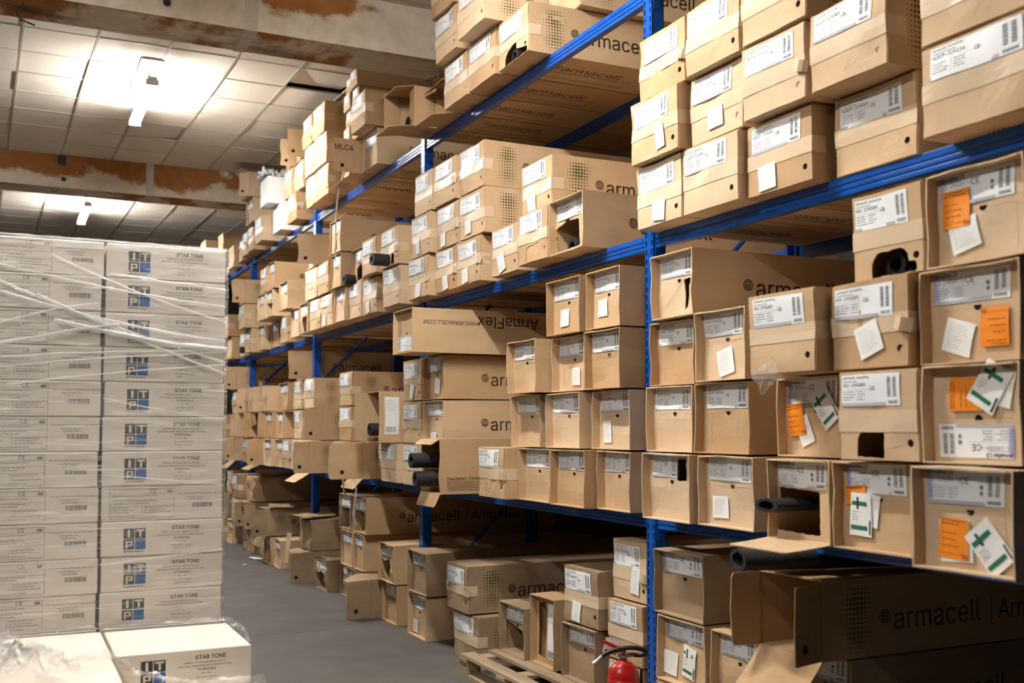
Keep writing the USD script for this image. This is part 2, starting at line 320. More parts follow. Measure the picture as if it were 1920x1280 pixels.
def beam_mesh(L):                               # stepped box beam with two pressed grooves in the face
    prof = Polygon([(0, .0), (.045, 0), (.045, .08), (.002, .08), (.0, .076), (0, .052), (.005, .048), (.005, .043), (0, .039), (0, .027), (.005, .023), (.005, .018), (0, .014)])
    m = extr(prof, L); m.apply_transform(rotm(math.pi/2, (1, 0, 0))); m.apply_translation((0, L, 0)); return m
BAYN = ['nearest bay', 'second bay', 'third bay', 'fourth bay', 'farthest bay']
for k in range(5):
    y0, y1 = POSTS[k]+.047, POSTS[k+1]-.047
    for lv, zt in enumerate(BT):
        for rear in (0, 1):
            Bm = thing('shelf_beam', 'blue steel %s beam of the %s shelf, %s' % (['front', 'rear'][rear], ['low', 'middle', 'top'][lv], BAYN[k]), 'rack beam', (X0+.012 if not rear else X0+DEP-.012-.045, y0, zt-.08), group='blue rack beams')
            m = beam_mesh(y1-y0)
            obj('beam', m if not rear else mirx(m, .045), BLUE, Bm)
            for yy in (0.0, y1-y0-.004):
                c = bx(-.004, .040, yy, yy+.004, -.06, .10) if not rear else bx(.005, .049, yy, yy+.004, -.06, .10)
                obj('end_connector', c, BLUE, Bm)

# ------------------------------------------------------------------ cartons
# key type level row y0 y1 overhang flap.  level: 0 floor, 1-3 shelves, 4 on the pallet; y along the racking, overhang in front of the posts, all in metres
ROWS = """o0 T 0 0 3.450 3.890 0.10 0;g3b R 0 0 3.930 4.290 0.05 0;g0 T 0 0 4.320 4.760 0.05 0;v5 T 0 0 4.950 5.310 0.01 0;s2 T 0 0 6.781 7.239 0.18 0;s6 R 0 0 7.757 8.168 0.20 0
s8 R 0 0 8.460 8.850 0.19 0;s9 F 0 0 8.922 9.362 0.26 0.19;s12b R 0 0 9.420 9.860 0.20 0;s10 R 0 0 9.994 10.342 0.12 0;u1 R 0 0 10.497 10.937 0.22 0;u2b F 0 0 11.200 11.640 0.25 0
u4b R 0 0 12.456 12.814 0.22 0;u4 R 0 0 12.930 13.313 0.23 0;w4 T 0 0 13.700 14.100 0.12 0;w3 T 0 0 14.120 14.540 0.15 0;w2 T 0 0 14.560 14.980 0.16 0;w1 R 0 0 15.480 15.900 0.20 0
y13 T 0 0 16.100 16.500 0.20 0;y15 T 0 0 16.700 17.100 0.20 0;o2 R 0 1 3.430 3.850 -0.05 0;g3 R 0 1 3.930 4.280 0.05 0;g2 R 0 1 4.323 4.754 0.05 0;v4 T 0 1 4.940 5.310 0.01 0
s1 T 0 1 6.900 7.300 0.21 0;s5 R 0 1 7.742 8.171 0.20 0;s7 R 0 1 8.460 8.880 0.22 0;s12 R 0 1 9.340 9.660 0.20 0;s11 R 0 1 9.680 10.070 0.20 0;u2 P 0 1 11.208 11.655 0.20 0
u3 F 0 1 12.930 13.360 0.29 0.16;w8 F 0 1 13.934 14.374 0.20 0.12;w9 F 0 1 14.420 14.840 0.22 0.12;w5 T 0 1 14.860 15.300 0.25 0;y14 P 0 1 16.100 16.500 0.15 0;o1 O 0 2 3.430 3.850 0.10 0
g1 R 0 2 4.329 4.781 0.05 0;v3 T 0 2 4.940 5.310 -0.02 0;s14 R 0 2 9.260 9.680 0.20 0;s13 R 0 2 9.740 10.140 0.20 0;w7 P 0 2 14.095 14.542 0.20 0;w6 T 0 2 14.860 15.300 0.25 0
y16 T 0 2 16.100 16.500 0.10 0;e1 R 1 0 2.235 2.637 0.42 0;d1 R 1 0 2.785 3.190 0.26 0;c1 R 1 0 3.200 3.580 0.26 0;b1 R 1 0 3.790 4.220 0.16 0;a1 R 1 0 4.240 4.670 0.19 0
q1 R 1 0 4.930 5.290 0.10 0;q2 R 1 0 5.302 5.730 0.17 0;q3 R 1 0 5.773 6.208 0.15 0;q12 T 1 0 6.215 6.630 0.25 0;q13 O 1 0 6.870 7.230 0.44 0;q13b T 1 0 7.400 7.840 0.20 0
q19 T 1 0 7.870 8.300 0.20 0;q21 T 1 0 8.470 8.900 0.19 0;r15c T 1 0 8.930 9.240 0.10 0;r15 F 1 0 9.267 9.707 0.23 0.29;r15b P 1 0 9.957 10.403 0.20 0;r14 F 1 0 10.707 11.147 0.35 0.05
r13 T 1 0 11.410 11.820 0.27 0;r13b T 1 0 11.970 12.390 0.23 0;r12 R 1 0 12.500 12.920 0.20 0;r11 R 1 0 12.950 13.370 0.24 0;x2 F 1 0 13.500 13.950 0.25 0.10;x9 T 1 0 13.980 14.400 0.20 0
x9b T 1 0 14.420 14.840 0.20 0;x6 F 1 0 15.500 15.900 0.18 0.14;y10 T 1 0 16.300 16.740 0.20 0;y11 P 1 0 16.900 17.340 0.20 0;e2 R 1 1 2.300 2.700 0.30 0;d2 T 1 1 2.710 3.100 0.30 0
c2 R 1 1 3.245 3.647 0.15 0;b2 R 1 1 3.834 4.256 0.15 0;a2 R 1 1 4.269 4.685 0.15 0;q4 R 1 1 4.940 5.360 0.09 0;q5 R 1 1 5.410 5.850 0.14 0;q6 R 1 1 5.890 6.330 0.15 0
q14 R 1 1 7.400 7.840 0.20 0;q18 T 1 1 7.870 8.300 0.20 0;q20 O 1 1 8.620 8.950 0.30 0;r2 T 1 1 9.900 10.317 0.15 0;r5 F 1 1 10.710 11.140 0.22 0.16;r3b T 1 1 11.280 11.720 0.12 0
r4b T 1 1 11.980 12.380 0.10 0;r10 R 1 1 12.718 13.085 0.15 0;r9 R 1 1 13.308 13.748 0.15 0;x5 O 1 1 13.893 14.368 0.20 0;x3 O 1 1 14.420 14.840 0.22 0;x1 P 1 1 15.500 15.900 0.18 0
y12 T 1 1 16.300 16.740 0.15 0;e3 R 1 2 2.355 2.775 0.22 0;d3 T 1 2 2.785 3.175 0.26 0;c3 T 1 2 3.190 3.600 0.33 0;b3 R 1 2 3.830 4.220 0.17 0;a3 R 1 2 4.358 4.767 0.07 0
q7 R 1 2 4.940 5.340 0.15 0;q8 R 1 2 5.390 5.800 0.12 0;q9 R 1 2 5.815 6.220 0.23 0;q15 R 1 2 7.400 7.840 0.20 0;q17 T 1 2 7.870 8.300 0.20 0;r1 T 1 2 9.891 10.307 0.15 0
r3 T 1 2 11.276 11.716 0.15 0;r4a T 1 2 11.980 12.400 0.10 0;r6 R 1 2 12.499 12.977 0.15 0;r7 P 1 2 13.624 14.064 0.15 0;x4 P 1 2 14.204 14.699 0.20 0;x7 O 1 2 14.720 15.140 0.19 0
x10 T 1 2 15.500 15.900 0.15 0;e4 R 1 3 2.335 2.745 0.21 0;d4 T 1 3 2.765 3.120 0.20 0;a4 R 1 3 4.300 4.680 0.12 0;q10 R 1 3 4.940 5.320 0.15 0;q11 R 1 3 5.360 5.780 0.17 0
q16 R 1 3 7.326 7.757 0.48 0;r19 F 1 3 11.970 12.400 0.07 0.17;r17 F 1 3 15.500 15.920 0.17 0.15;n5 T 2 0 2.300 2.820 0.14 0;n4 T 2 0 2.969 3.423 0.00 0;n3 T 2 0 3.473 3.918 0.08 0
n2 T 2 0 3.930 4.376 0.12 0;n1 T 2 0 4.385 4.810 0.12 0;k1 R 2 0 5.340 5.780 0.15 0;k2 T 2 0 5.790 6.220 0.15 0;k3 T 2 0 6.330 6.770 0.09 0;k7 T 2 0 6.900 7.340 0.12 0
k10 T 2 0 7.360 7.800 0.11 0;k13 T 2 0 7.860 8.320 0.15 0;l2 T 2 0 8.480 8.930 0.17 0;l4 T 2 0 9.185 9.617 0.14 0;l6 T 2 0 9.630 10.030 0.15 0;l9 R 2 0 10.040 10.420 0.19 0
l11 T 2 0 10.500 10.950 0.18 0;l11b T 2 0 10.960 11.400 0.18 0;l12 R 2 0 11.410 11.820 0.20 0;l13 R 2 0 11.970 12.350 0.16 0;l14 T 2 0 12.847 13.276 0.07 0;l22 R 2 0 13.611 14.078 0.00 0
l21 R 2 0 14.204 14.644 0.06 0;m1c T 2 0 14.800 15.250 0.12 0;m1 T 2 0 15.480 15.900 0.05 0;m4 P 2 0 16.278 16.683 0.10 0;y6 T 2 0 16.750 17.200 0.15 0;y9 T 2 0 17.300 17.700 0.10 0
n5b T 2 1 2.300 2.820 0.14 0;n9 T 2 1 2.980 3.415 0.14 0;n8 T 2 1 3.445 3.870 0.14 0;n7 T 2 1 3.910 4.330 0.10 0;n6 T 2 1 4.355 4.800 0.16 0;k4 T 2 1 5.848 6.285 0.09 0
k6 T 2 1 6.840 7.300 0.11 0;k9 T 2 1 7.330 7.780 0.11 0;k12 T 2 1 7.820 8.260 0.15 0;l1 T 2 1 8.470 8.930 0.19 0;l3 T 2 1 9.028 9.455 0.20 0;l5 R 2 1 9.640 10.020 0.13 0
l8 R 2 1 10.050 10.420 0.23 0;l10 T 2 1 10.589 11.028 0.20 0;l10b T 2 1 11.041 11.525 0.20 0;l15 R 2 1 12.210 12.650 0.23 0;l19 R 2 1 13.104 13.528 0.20 0;l20 R 2 1 13.563 14.003 0.20 0
m1b T 2 1 14.801 15.268 0.20 0;y7 T 2 1 16.300 16.740 0.15 0;y8 P 2 1 16.800 17.200 0.20 0;n12 T 2 2 3.419 3.859 0.15 0;n11 T 2 2 3.882 4.313 0.14 0;n10 T 2 2 4.330 4.760 0.13 0
k5 T 2 2 6.860 7.320 0.11 0;k8 T 2 2 7.340 7.780 0.13 0;k11 T 2 2 7.800 8.200 0.14 0;l7 R 2 2 10.025 10.428 0.24 0;l16 F 2 2 11.014 11.454 0.20 0.18;l17 R 2 2 13.030 13.400 0.20 0
l18 T 2 2 13.420 13.840 0.20 0;m2 F 2 2 14.824 15.264 0.20 0.14;h1 T 3 0 6.050 6.530 0.15 0;h2 T 3 0 6.540 7.030 0.16 0;h3 T 3 0 7.040 7.510 0.16 0;i0 O 3 0 7.530 7.960 0.05 0
i1 O 3 0 7.980 8.330 0.23 0;j2 R 3 0 9.270 9.710 0.12 0;j4 F 3 0 9.740 10.170 0.19 0.17;j8 T 3 0 10.700 11.130 0.18 0;j8b T 3 0 11.136 11.589 0.18 0;j10 T 3 0 12.164 12.604 0.15 0
j14 W 3 0 12.902 13.342 0.16 0;j15 T 3 0 13.740 14.180 0.21 0;j16 T 3 0 14.516 14.851 0.16 0;j17 T 3 0 14.920 15.330 0.15 0;mu R 3 0 15.500 15.920 0.10 0;y1 P 3 0 16.200 16.640 0.10 0
y2 T 3 0 17.100 17.540 0.20 0;y4 T 3 0 17.900 18.340 0.15 0;h7 T 3 1 5.980 6.440 -0.20 0;h4 T 3 1 6.460 6.950 0.28 0;h5 T 3 1 7.060 7.500 0.24 0;j3 T 3 1 9.226 9.666 0.25 0
j7 T 3 1 10.720 11.170 0.20 0;j7b T 3 1 11.179 11.619 0.20 0;j9 T 3 1 11.970 12.400 0.12 0;j9b T 3 1 12.420 12.840 0.14 0;j12 W 3 1 13.014 13.454 0.30 0;j18 R 3 1 14.280 14.720 0.22 0
y3 P 3 1 17.100 17.540 0.10 0;y5 P 3 1 17.900 18.340 0.25 0;h6 T 3 2 7.060 7.500 0.27 0;j6 T 3 2 10.800 11.280 0.20 0;j6b T 3 2 11.297 11.709 0.20 0;j11 F 3 2 11.970 12.400 0.12 0.15
j11b F 3 2 12.440 12.860 0.12 0.09;j13 O 3 2 14.300 14.720 0.28 0;v2 R 4 0 5.350 5.760 0.08 0;s4 V 4 0 5.870 6.210 0.07 0;s3 R 4 0 6.225 6.620 0.10 0;v1 T 4 1 5.330 5.760 0.06 0"""
BASE = {0: 0.0, 1: BT[0], 2: BT[1], 3: BT[2], 4: .144}
RH = .342
BOX = {}
for l in ROWS.replace('\n', ';').split(';'):
    if not l.strip(): continue
    k, ty, lv, rw, y0, y1, p, fl_ = l.split()
    BOX[k] = dict(ty=ty, lv=int(lv), rw=int(rw), y0=float(y0), y1=float(y1), p=float(p), fl=float(fl_))
def bay(y): return sum(y > q for q in POSTS[1:5])
grp = {}
for k, b in BOX.items(): grp.setdefault((b['lv'], b['rw'], bay(b['y0'])), []).append((b['y0'], k))
ORD = ['first', 'second', 'third', 'fourth', 'fifth', 'sixth', 'seventh', 'eighth', 'ninth', 'tenth']
RWN = ['bottom row', 'second row', 'third row', 'fourth row']
LVN = ['floor level', 'low shelf', 'middle shelf', 'top shelf', 'wooden pallet']
# details read off single cartons: u from the left, v from the bottom of the face (fractions); sizes in metres, turn in radians
D = {
 'n1': dict(slip=[(.52, .22, .115, .11, -.12)]), 'n3': dict(slip=[(.33, .22, .12, .115, .05)]), 'n6': dict(slip=[(.63, .30, .085, .13, .08)]), 'n7': dict(slip=[(.5, .30, .115, .105, .05)]),
 'n5': dict(code='ACE/P-32X114'), 'b3': dict(slip=[(.65, .27, .12, .125, .2)]), 'b1': dict(slip=[(.44, .27, .12, .105, .03)]), 'd3': dict(slip=[(.5, .33, .12, .125, .35)], code='KG-19X089'),
 'e4': dict(orange=[(.34, .62, .115, .135, .02)], slip=[(.42, .33, .12, .115, .22)], ls=1), 'e3': dict(orange=[(.79, .36, .115, .135, 3.14)], slip=[(.42, .28, .125, .12, -.3)], ls=1),
 'e2': dict(orange=[(.5, .70, .115, .135, 1.57)], slip=[(.86, .76, .09, .13, -.2)], green=[(.75, .77, .115, .16, -.55)], ls=1, flip=1),
 'e1': dict(slip=[(.46, .29, .125, .14, .06)], orange=[(.45, .31, .115, .135, -.05)], green=[(.80, .26, .115, .16, .68)], ls=1),
 'd1': dict(orange=[(.33, .62, .115, .07, .08)], slip=[(.52, .46, .085, .125, -.2)], green=[(.40, .40, .11, .165, -.03)], ls=1),
 'c2': dict(slip=[(.46, .33, .085, .125, .35)], orange=[(.34, .47, .10, .14, .12)], green=[(.80, .62, .11, .165, .6)], ls=1), 'c1': dict(ls=1, hole=[[(.20, .10), (.86, .08), (.86, .62), (.20, .64)]], tubes=[(.30, .42, .052, .034, .10)]),
 'c3': dict(code='KG-19X089'), 'd4': dict(code='KG-19X089', hole=[[(.27, .02), (.27, .20), (.34, .29), (.45, .31), (.47, .29), (.53, .29), (.55, .31), (.70, .31), (.77, .25), (.79, .14), (.88, .14), (.90, .10), (.90, .02)]], tubes=[(.45, .13, .05, .03, -.06), (.68, .13, .05, .03, -.08)]),
 'd2': dict(code='KG-19X089', hole=[[(.24, .04), (.24, .26), (.28, .32), (.36, .335), (.58, .335), (.58, .03)]]),
 'a1': dict(hole=[[(.78, .60), (.96, .60), (.96, .93), (.78, .93)]]), 'a4': dict(hole=[[(.83, .10), (.90, .16), (.93, .50), (.97, .52), (.97, .60), (.80, .58), (.83, .40)]], crack=1),
 'q10': dict(slip=[(.55, .37, .115, .10, 0)]), 'q11': dict(slip=[(.62, .31, .115, .105, .02)]), 'q8': dict(slip=[(.80, .27, .11, .11, 0)], scribble=1), 'q4': dict(slip=[(.45, .30, .085, .13, .03)]),
 'q15': dict(slip=[(.74, .31, .11, .12, -.15)]), 'q16': dict(flip=1), 'q17': dict(slip=[(.5, .23, .085, .12, -.25)]), 'q12': dict(arch=1), 'q14': dict(slip=[(.60, .12, .12, .10, 0)]),
 'k3': dict(slip=[(.40, .25, .12, .125, .25)]), 'k4': dict(slip=[(.35, .20, .12, .115, .06)]), 'k6': dict(slip=[(.36, .25, .11, .105, .05)]), 'k7': dict(slip=[(.38, .20, .11, .11, .12)]), 'k9': dict(slip=[(.32, .20, .10, .105, .08)], torn=1),
 'k10': dict(slip=[(.52, .20, .115, .11, .08)]), 'k12': dict(slip=[(.38, .26, .085, .13, 0)]), 'k13': dict(slip=[(.52, .20, .11, .115, .08)]), 'k2': dict(arch=1), 'l4': dict(slip=[(.45, .2, .10, .11, .05)]), 'l11': dict(slip=[(.35, .2, .10, .11, .05)]),
 'k1': dict(hole=[[(.18, .08), (.90, .10), (.90, .58), (.62, .60), (.60, .96), (.46, .96), (.50, .60), (.16, .52)]], tubes=[(.50, .17, .052, .03, -.05), (.62, .40, .052, .03, -.09)]),
 'v1': dict(slip=[(.40, .22, .10, .12, -.05)]), 'v3': dict(slip=[(.68, .35, .09, .15, -.1)]), 's6': dict(slip=[(.5, .22, .11, .105, -.02)]), 'g2': dict(slip=[(.32, .26, .12, .12, -.05)], green=[(.72, .36, .11, .165, -.15)], ls=1), 'g1': dict(ls=1), 'o2': dict(ls=1), 'v2': dict(ls=1), 's3': dict(ls=1, hole=[[(.30, .02), (.97, .02), (.97, .50), (.30, .62)]]),
 's5': dict(ls=1), 's13': dict(hole=[[(.1, .04), (.92, .04), (.92, .60), (.1, .60)]]), 's14': dict(hole=[[(.1, .04), (.92, .04), (.92, .60), (.1, .60)]]),
 's7': dict(hole=[[(.12, .55), (.2, .30), (.55, .12), (.85, .05), (.92, .40), (.70, .58), (.45, .50)]]), 'u1': dict(hole=[[(.12, .55), (.2, .30), (.5, .10), (.85, .08), (.92, .5), (.6, .56), (.4, .48)]]), 'h1': dict(hole=[[(.22, .02), (.22, .18), (.30, .30), (.44, .34), (.56, .42), (.62, .38), (.60, .22), (.96, .12), (.96, .02)]], tubes=[(.42, .14, .05, .03, -.03)]),
 'l12': dict(hole=[[(.50, .03), (.93, .03), (.93, .60), (.50, .55)]]), 'l19': dict(hole=[[(.30, .03), (.93, .03), (.93, .52), (.25, .58)]]), 'l5': dict(hole=[[(.55, .10), (.93, .10), (.93, .60), (.55, .45)]], tubes=[(.30, .10, .055, .025, .13)]), 'l1': dict(hole=[[(.55, .05), (.78, .05), (.80, .30), (.62, .30)]], tubes=[(.42, .16, .058, .028, .15)]), 'r13': dict(hole=[[(.50, .05), (.92, .05), (.92, .45), (.50, .40)]]),
 'k5': {}, 'm1': dict(tubes=[(1.55, .17, .055, .03, .12)]), 'l7': dict(hole=[[(.5, .1), (.7, .12), (.62, .5), (.55, .6)]]),
}
OPEN = {'o1': dict(far=(.17, .05), near=(.19, -.25), bottom=(.24, .9), deep=1.2), 'i1': dict(far=(.16, .35), top=(.16, -.15), bottom=(.22, .12), half=1, tubes=[(.55, .16, .06, .03, .02)]), 'i0': dict(top=(.14, -.7), bottom=(.20, .1), pipe=1),
 'q13': dict(bottom=(.10, 1.1), top=(.07, -.5), tubes=[(.45, .60, .055, .03, .16), (.55, .27, .055, .03, .14)]), 'q20': dict(far=(.12, .1), tubes=[(.5, .25, .06, .03, .05)], vlabel=1), 'j13': dict(top=(.12, .3), near=(.13, .5)), 'x3': dict(far=(.1, .3)), 'x5': dict(far=(.1, .15)), 'x7': dict(near=(.12, .2))}
PREV = {}
for key, lst in grp.items():
    pass
def warp_fn(seed, w, h, amp=1.0):
    def f(P):
        P = np.asarray(P, float).copy()
        q = P*np.array([2.4, 6.5, 7.5])+seed*13.7
        n1, n2, n3 = meshkit.noise(q, 1), meshkit.noise(q+31.3, 2), meshkit.noise(q+77.1, 3)
        t = np.clip(P[:, 2]/h, 0, 1)
        dec = np.exp(-np.clip(P[:, 0], 0, None)/.5)
        P[:, 0] += amp*.018*(n1-.5)*dec
        P[:, 1] += amp*.009*(n2-.5)*(.3+.7*dec)
        P[:, 2] -= amp*.008*n3*t*(.3+.7*dec)
        return P
    return f
def disc(r, n=12, z=0.0):
    a = np.linspace(0, 2*math.pi, n, endpoint=False)
    V = [(0, 0, z)]+[(r*math.cos(t), r*math.sin(t), z) for t in a]
    return trimesh.Trimesh(V, [(0, i+1, (i+1) % n+1) for i in range(n)], process=False)
def ring(r, rx, t=.0035, n=24):
    return extr_flat(affinity.scale(Point(0, 0).buffer(r, n), rx, 1).difference(affinity.scale(Point(0, 0).buffer(r-t, n), max((rx*r-t)/(r-t), .01), 1)))
def extr_flat(poly):
    m = extr(poly, .001); tri = m.vertices[m.faces][:, :, 2]; m = trimesh.Trimesh(m.vertices, m.faces[(tri > .0005).all(1)], process=True); m.vertices[:, 2] = 0; return m
def dots_mesh(h, x0=.11, ncol=9, dens=1.0):
    out = []
    for i in range(ncol):
        for j in range(int((h-.04)/.0205)):
            t = .025+.0205*j; u = (i-(ncol-1)/2)/(ncol/2); v = t/h
            g = math.exp(-(u*1.15)**2)*(.35+.75*math.exp(-((v-.70)/.20)**2)+.45*math.exp(-((v-.30)/.16)**2))
            r = .0082*min(g, 1.0)
            if r > .0022: out.append(at2(disc(r, 8), x0+.0205*i, t))
    return cat(out)
DOTS = dots_mesh(.335)
def globe():
    return cat([ring(.03, 1), ring(.03, .55), ring(.03, .15, .002), extr_flat(sbox(-.029, -.0015, .029, .0015)), extr_flat(sbox(-.024, .013, .024, .016)), extr_flat(sbox(-.024, -.016, .024, -.013))])
LOGO = cat([at2(globe(), .345, .165), at2(text('armacell', .095), .39, .105)])
LOGO2 = cat([extr_flat(sbox(.985, .08, .990, .21)), at2(text('ArmaFlex', .085), 1.03, .105)])
UNDER = cat([at2(text('armacell', .085), .36, .22), at2(globe(), .325, .275)]+[extr_flat(sbox(.32, .19-.016*i, .95-.1*i, .196-.016*i)) for i in range(2)]+[extr_flat(sbox(.3, .06+.012*i, .95, .063+.012*i)) for i in range(3)])
UDOTS = dots_mesh(.30, .10, 8)
def bars(x0, y0, w, h, n, rg, vert=True):
    R = []; p = 0
    tot = w if vert else h
    while p < tot:
        t = tot/n*rg.uniform(.3, .8); t = min(t, tot-p)
        R.append((x0+p, y0, x0+p+t, y0+h) if vert else (x0, y0+p, x0+w, y0+p+t)); p += t+tot/n*rg.uniform(.3, .8)
    return R
def text_lines(x0, y0, w, n, dy, rg, t=.0022):
    R = []
    for i in range(n):
        x = x0; y = y0-i*dy
        while x < x0+w*rg.uniform(.6, 1):
            l = rg.uniform(.006, .022); R.append((x, y, min(x+l, x0+w), y+t)); x += l+.003
    return R

def tube_flat(pts, t):
    from shapely.geometry import LineString
    return extr_flat(LineString(pts).buffer(t/2))
class Carton:
    def __init__(s, key, b):
        s.key, s.b = key, b; s.rg = random.Random(key); s.w = b['y1']-b['y0']-.007; s.h = .336; s.d = 1.93
        if key in ('q20',): s.h = .44
        if key == 's4': s.h = .44
        if key == 'q13': s.h = .39
        s.z = BASE[b['lv']]+b['rw']*RH
        s.o = D.get(key, {}); s.warp = warp_fn(s.rg.random()*50, s.w, s.h, (.3 if b['ty'] == 'W' else 3.2 if key in ('u2', 'w7', 'u1', 's7') else 1.7 if b['y0'] > 11 else 1.0))
        low = b['lv'] in (0, 4)
        s.mat = s.rg.choice(CARD); s.dusty = low and s.rg.random() < .35
        if b['ty'] == 'W': s.mat = WHITEBOX
        elif s.dusty or key in ('u2', 'u2b', 's2', 'w8', 'w9', 'u1'): s.mat = DUSTY
        by = bay(b['y0']); lst = sorted(grp[(b['lv'], b['rw'], by)]); idx = [q for _, q in lst].index(key)
        look = dict(T='tape-sealed carton', R='recessed-front carton', O='open-ended carton', F='carton with swung-out flap', P='plain carton', W='white carton', V='upright carton of black foam')[b['ty']]
        if s.o.get('orange') and s.o.get('green'): look += ' with orange and green stickers'
        elif s.o.get('orange'): look += ' with orange sticker'
        elif s.o.get('green'): look += ' with green sticker'
        elif s.o.get('slip'): look += ' with white slip'
        elif s.o.get('hole'): look += ' with torn hole'
        elif s.o.get('arch'): look += ' with arched tab'
        elif s.o.get('flip') or key == 'q16': look += ' upside down'
        pos = 'only' if len(lst) == 1 else ORD[idx]+' from right'
        lab = '%s, %s, %s, %s, %s' % (look, pos, RWN[b['rw']], LVN[b['lv']], BAYN[by])
        s.root = thing('cardboard_carton' if b['ty'] != 'W' else 'white_carton', lab, 'box', (X0-b['p'], b['y0']+.0035, s.z), group='cartons on the %s' % LVN[b['lv']])
        s.near = by <= 1
        s.rd = .05 if b['y0'] < 6.5 else .036 if b['y0'] < 9 else .022
        s.du = s.rd*(b['y0']+.2)/(X0-b['p'])/s.w if b['ty'] in 'R' else 0.0      # how far the recessed panel shows shifted behind its rim
    def add(s, name, m, mat, parent=None, label=None, smooth=False):
        m = m.copy(); m.vertices = s.warp(m.vertices); return obj(name, m, mat, parent if parent is not None else s.root, smooth, label)
    def face(s, m, x=0.0): return place(m, (x, s.w, 0), (0, -1, 0), (0, 0, 1))
    def side(s, m): return place(m, (0, -.0014, 0), (1, 0, 0), (0, 0, 1))
    def shell(s, pocket=None, x0=0.0):
        M = mbox(x0, s.d, 0, s.w, 0, s.h)
        if pocket: M -= mbox(-.1, pocket, .006, s.w-.006, .006, s.h-.006)
        s.body = s.add('body', mani(M.refine_to_length(.16)), s.mat)
    def label(s, x, u0, u1, v0, v1, flip=False, parent=None):
        w, h = s.w, s.h; lw, lh = (u1-u0)*w, (v1-v0)*h; rg = s.rg
        def pl(m, dx):
            m = m.copy()
            if flip: m.vertices[:, 0] = lw-m.vertices[:, 0]; m.vertices[:, 1] = lh-m.vertices[:, 1]
            m.apply_translation((u0*w, v0*h, 0)); return s.face(m, x-dx)
        lb = s.add('label', pl(sheet(lw, lh, 12, 7), .0024), LABEL, parent)
        ink, pale = [], []
        ls = s.o.get('ls')
        if s.near:
            if ls:
                ink += [at2(text('Armaflex LS', lh*.115, True), lw*.015, lh*.86)]
                ink += [at2(text('CE', lh*.19), lw*.43, lh*.60)]
                pale += [at2(text('LS-19X089-U', lh*.115), lw*.02, lh*.64)]
            else:
                pale += [at2(text('armacell  ArmaFlex', lh*.09), lw*.03, lh*.87)]
                ink += [at2(text(s.o.get('code', 'ACE/P-32X089' if s.b['lv'] >= 2 else 'ACE/P-19X076'), lh*.115), lw*.03, lh*.62)]
                ink += [at2(text('CE', lh*.12), lw*.50, lh*.50)]
        else:
            pale += [quads([(lw*.03, lh*.62, lw*.4, lh*.70), (lw*.03, lh*.87, lw*.45, lh*.92)])]
        R = []
        for q in range(2): R += bars(lw*(.80+.09*q), lh*.28, lw*.055, lh*.62, 20, rg, False)
        R += bars(lw*.80, lh*.06, lw*.16, lh*.10, 16, rg)
        if ls: R += [(lw*.70, lh*.30, lw*.735, lh*.42), (lw*.695, lh*.48, lw*.74, lh*.60)]
        bar = quads(R)
        P = text_lines(lw*.03, lh*.45, lw*.2, 4, lh*.085, rg, lh*.022)+text_lines(lw*.28, lh*.45, lw*.12, 4, lh*.085, rg, lh*.022)+text_lines(lw*.03, lh*.78, lw*.3, 1, .01, rg, lh*.02)+[(lw*.03, lh*.53, lw*.6, lh*.536), (lw*.25, lh*.15, lw*.252, lh*.53), (lw*.4, lh*.15, lw*.402, lh*.53)]
        pale.append(quads(P))
        if ink: s.add('lettering', pl(cat(ink), .0034), INK, lb)
        s.add('small_print', pl(cat(pale), .0032), GREYINK, lb)
        s.add('barcode', pl(bar, .0034), GREYINK, lb)
        s.add('bottom_band', pl(quads([(0, 0, lw*.76, lh*.11)]), .0029), PALEINK, lb)
        if ls: s.add('violet_edge', pl(quads([(0, lh*.12, lw*.012, lh*.97)]+[(lw*(.012+.012*q), lh*.12, lw*(.012+.012*q+.008-.001*q), lh*.97) for q in range(5)]), .0028), BLUEINK, lb)
        return lb
    def stickers(s, x):
        w, h = s.w, s.h; rg = s.rg; k = 0
        for kind in ('slip', 'orange', 'green'):
            for (u, v, sw, sh, r) in s.o.get(kind, []):
                k += 1; dx = .0040+.0022*k; c = ((u-s.du)*w, v*h)
                st = s.add(dict(slip='paper_slip', orange='orange_sticker', green='green_sticker')[kind], s.face(sheet(sw, sh, 4, 4, 0, r, c), x-dx), dict(slip=PAPER, orange=ORANGE, green=PAPER)[kind],
                           label=dict(slip='small white paper slip', orange='orange paper sticker', green='white sticker with green bars')[kind])
                def pr(R, mat, nm):
                    m = quads(R); m.apply_translation((-sw/2, -sh/2, 0)); m.apply_transform(rotm(r, (0, 0, 1))); m.apply_translation((*c, 0)); s.add(nm, s.face(m, x-dx-.0009), mat, st)
                if kind == 'slip': pr(text_lines(sw*.12, sh*.85, sw*.7, 9, sh*.085, rg, .0016), PALEINK, 'small_print')
                elif kind == 'orange':
                    pr(text_lines(sw*.08, sh*.92, sw*.8, 2, sh*.08, rg, .004)+text_lines(sw*.1, sh*.62, sw*.6, 3, sh*.16, rg, .003)+[(sw*.03, sh*.12, sw*.8, sh*.13)], ORANGEINK, 'print')
                    m = text('R6', sh*.11, True); m.apply_translation((sw*.28, -sh*.46, 0)); m.apply_transform(rotm(r, (0, 0, 1))); m.apply_translation((*c, 0)); s.add('lettering', s.face(m, x-dx-.001), ORANGEINK, st)
                else:
                    pr([(sw*.06, sh*.14, sw*.80, sh*.24)], GREEN, 'green_bar'); pr([(sw*.06, sh*.70, sw*.80, sh*.80)], GREEN, 'green_bar')
                    pr([(sw*.88, sh*.05, sw*.95, sh*.38)], INK, 'black_bar'); pr([(sw*.30, sh*.62, sw*.40, sh*.90)], INK, 'black_bar'); pr(text_lines(sw*.1, sh*.55, sw*.3, 4, sh*.06, rg), GREYINK, 'small_print')
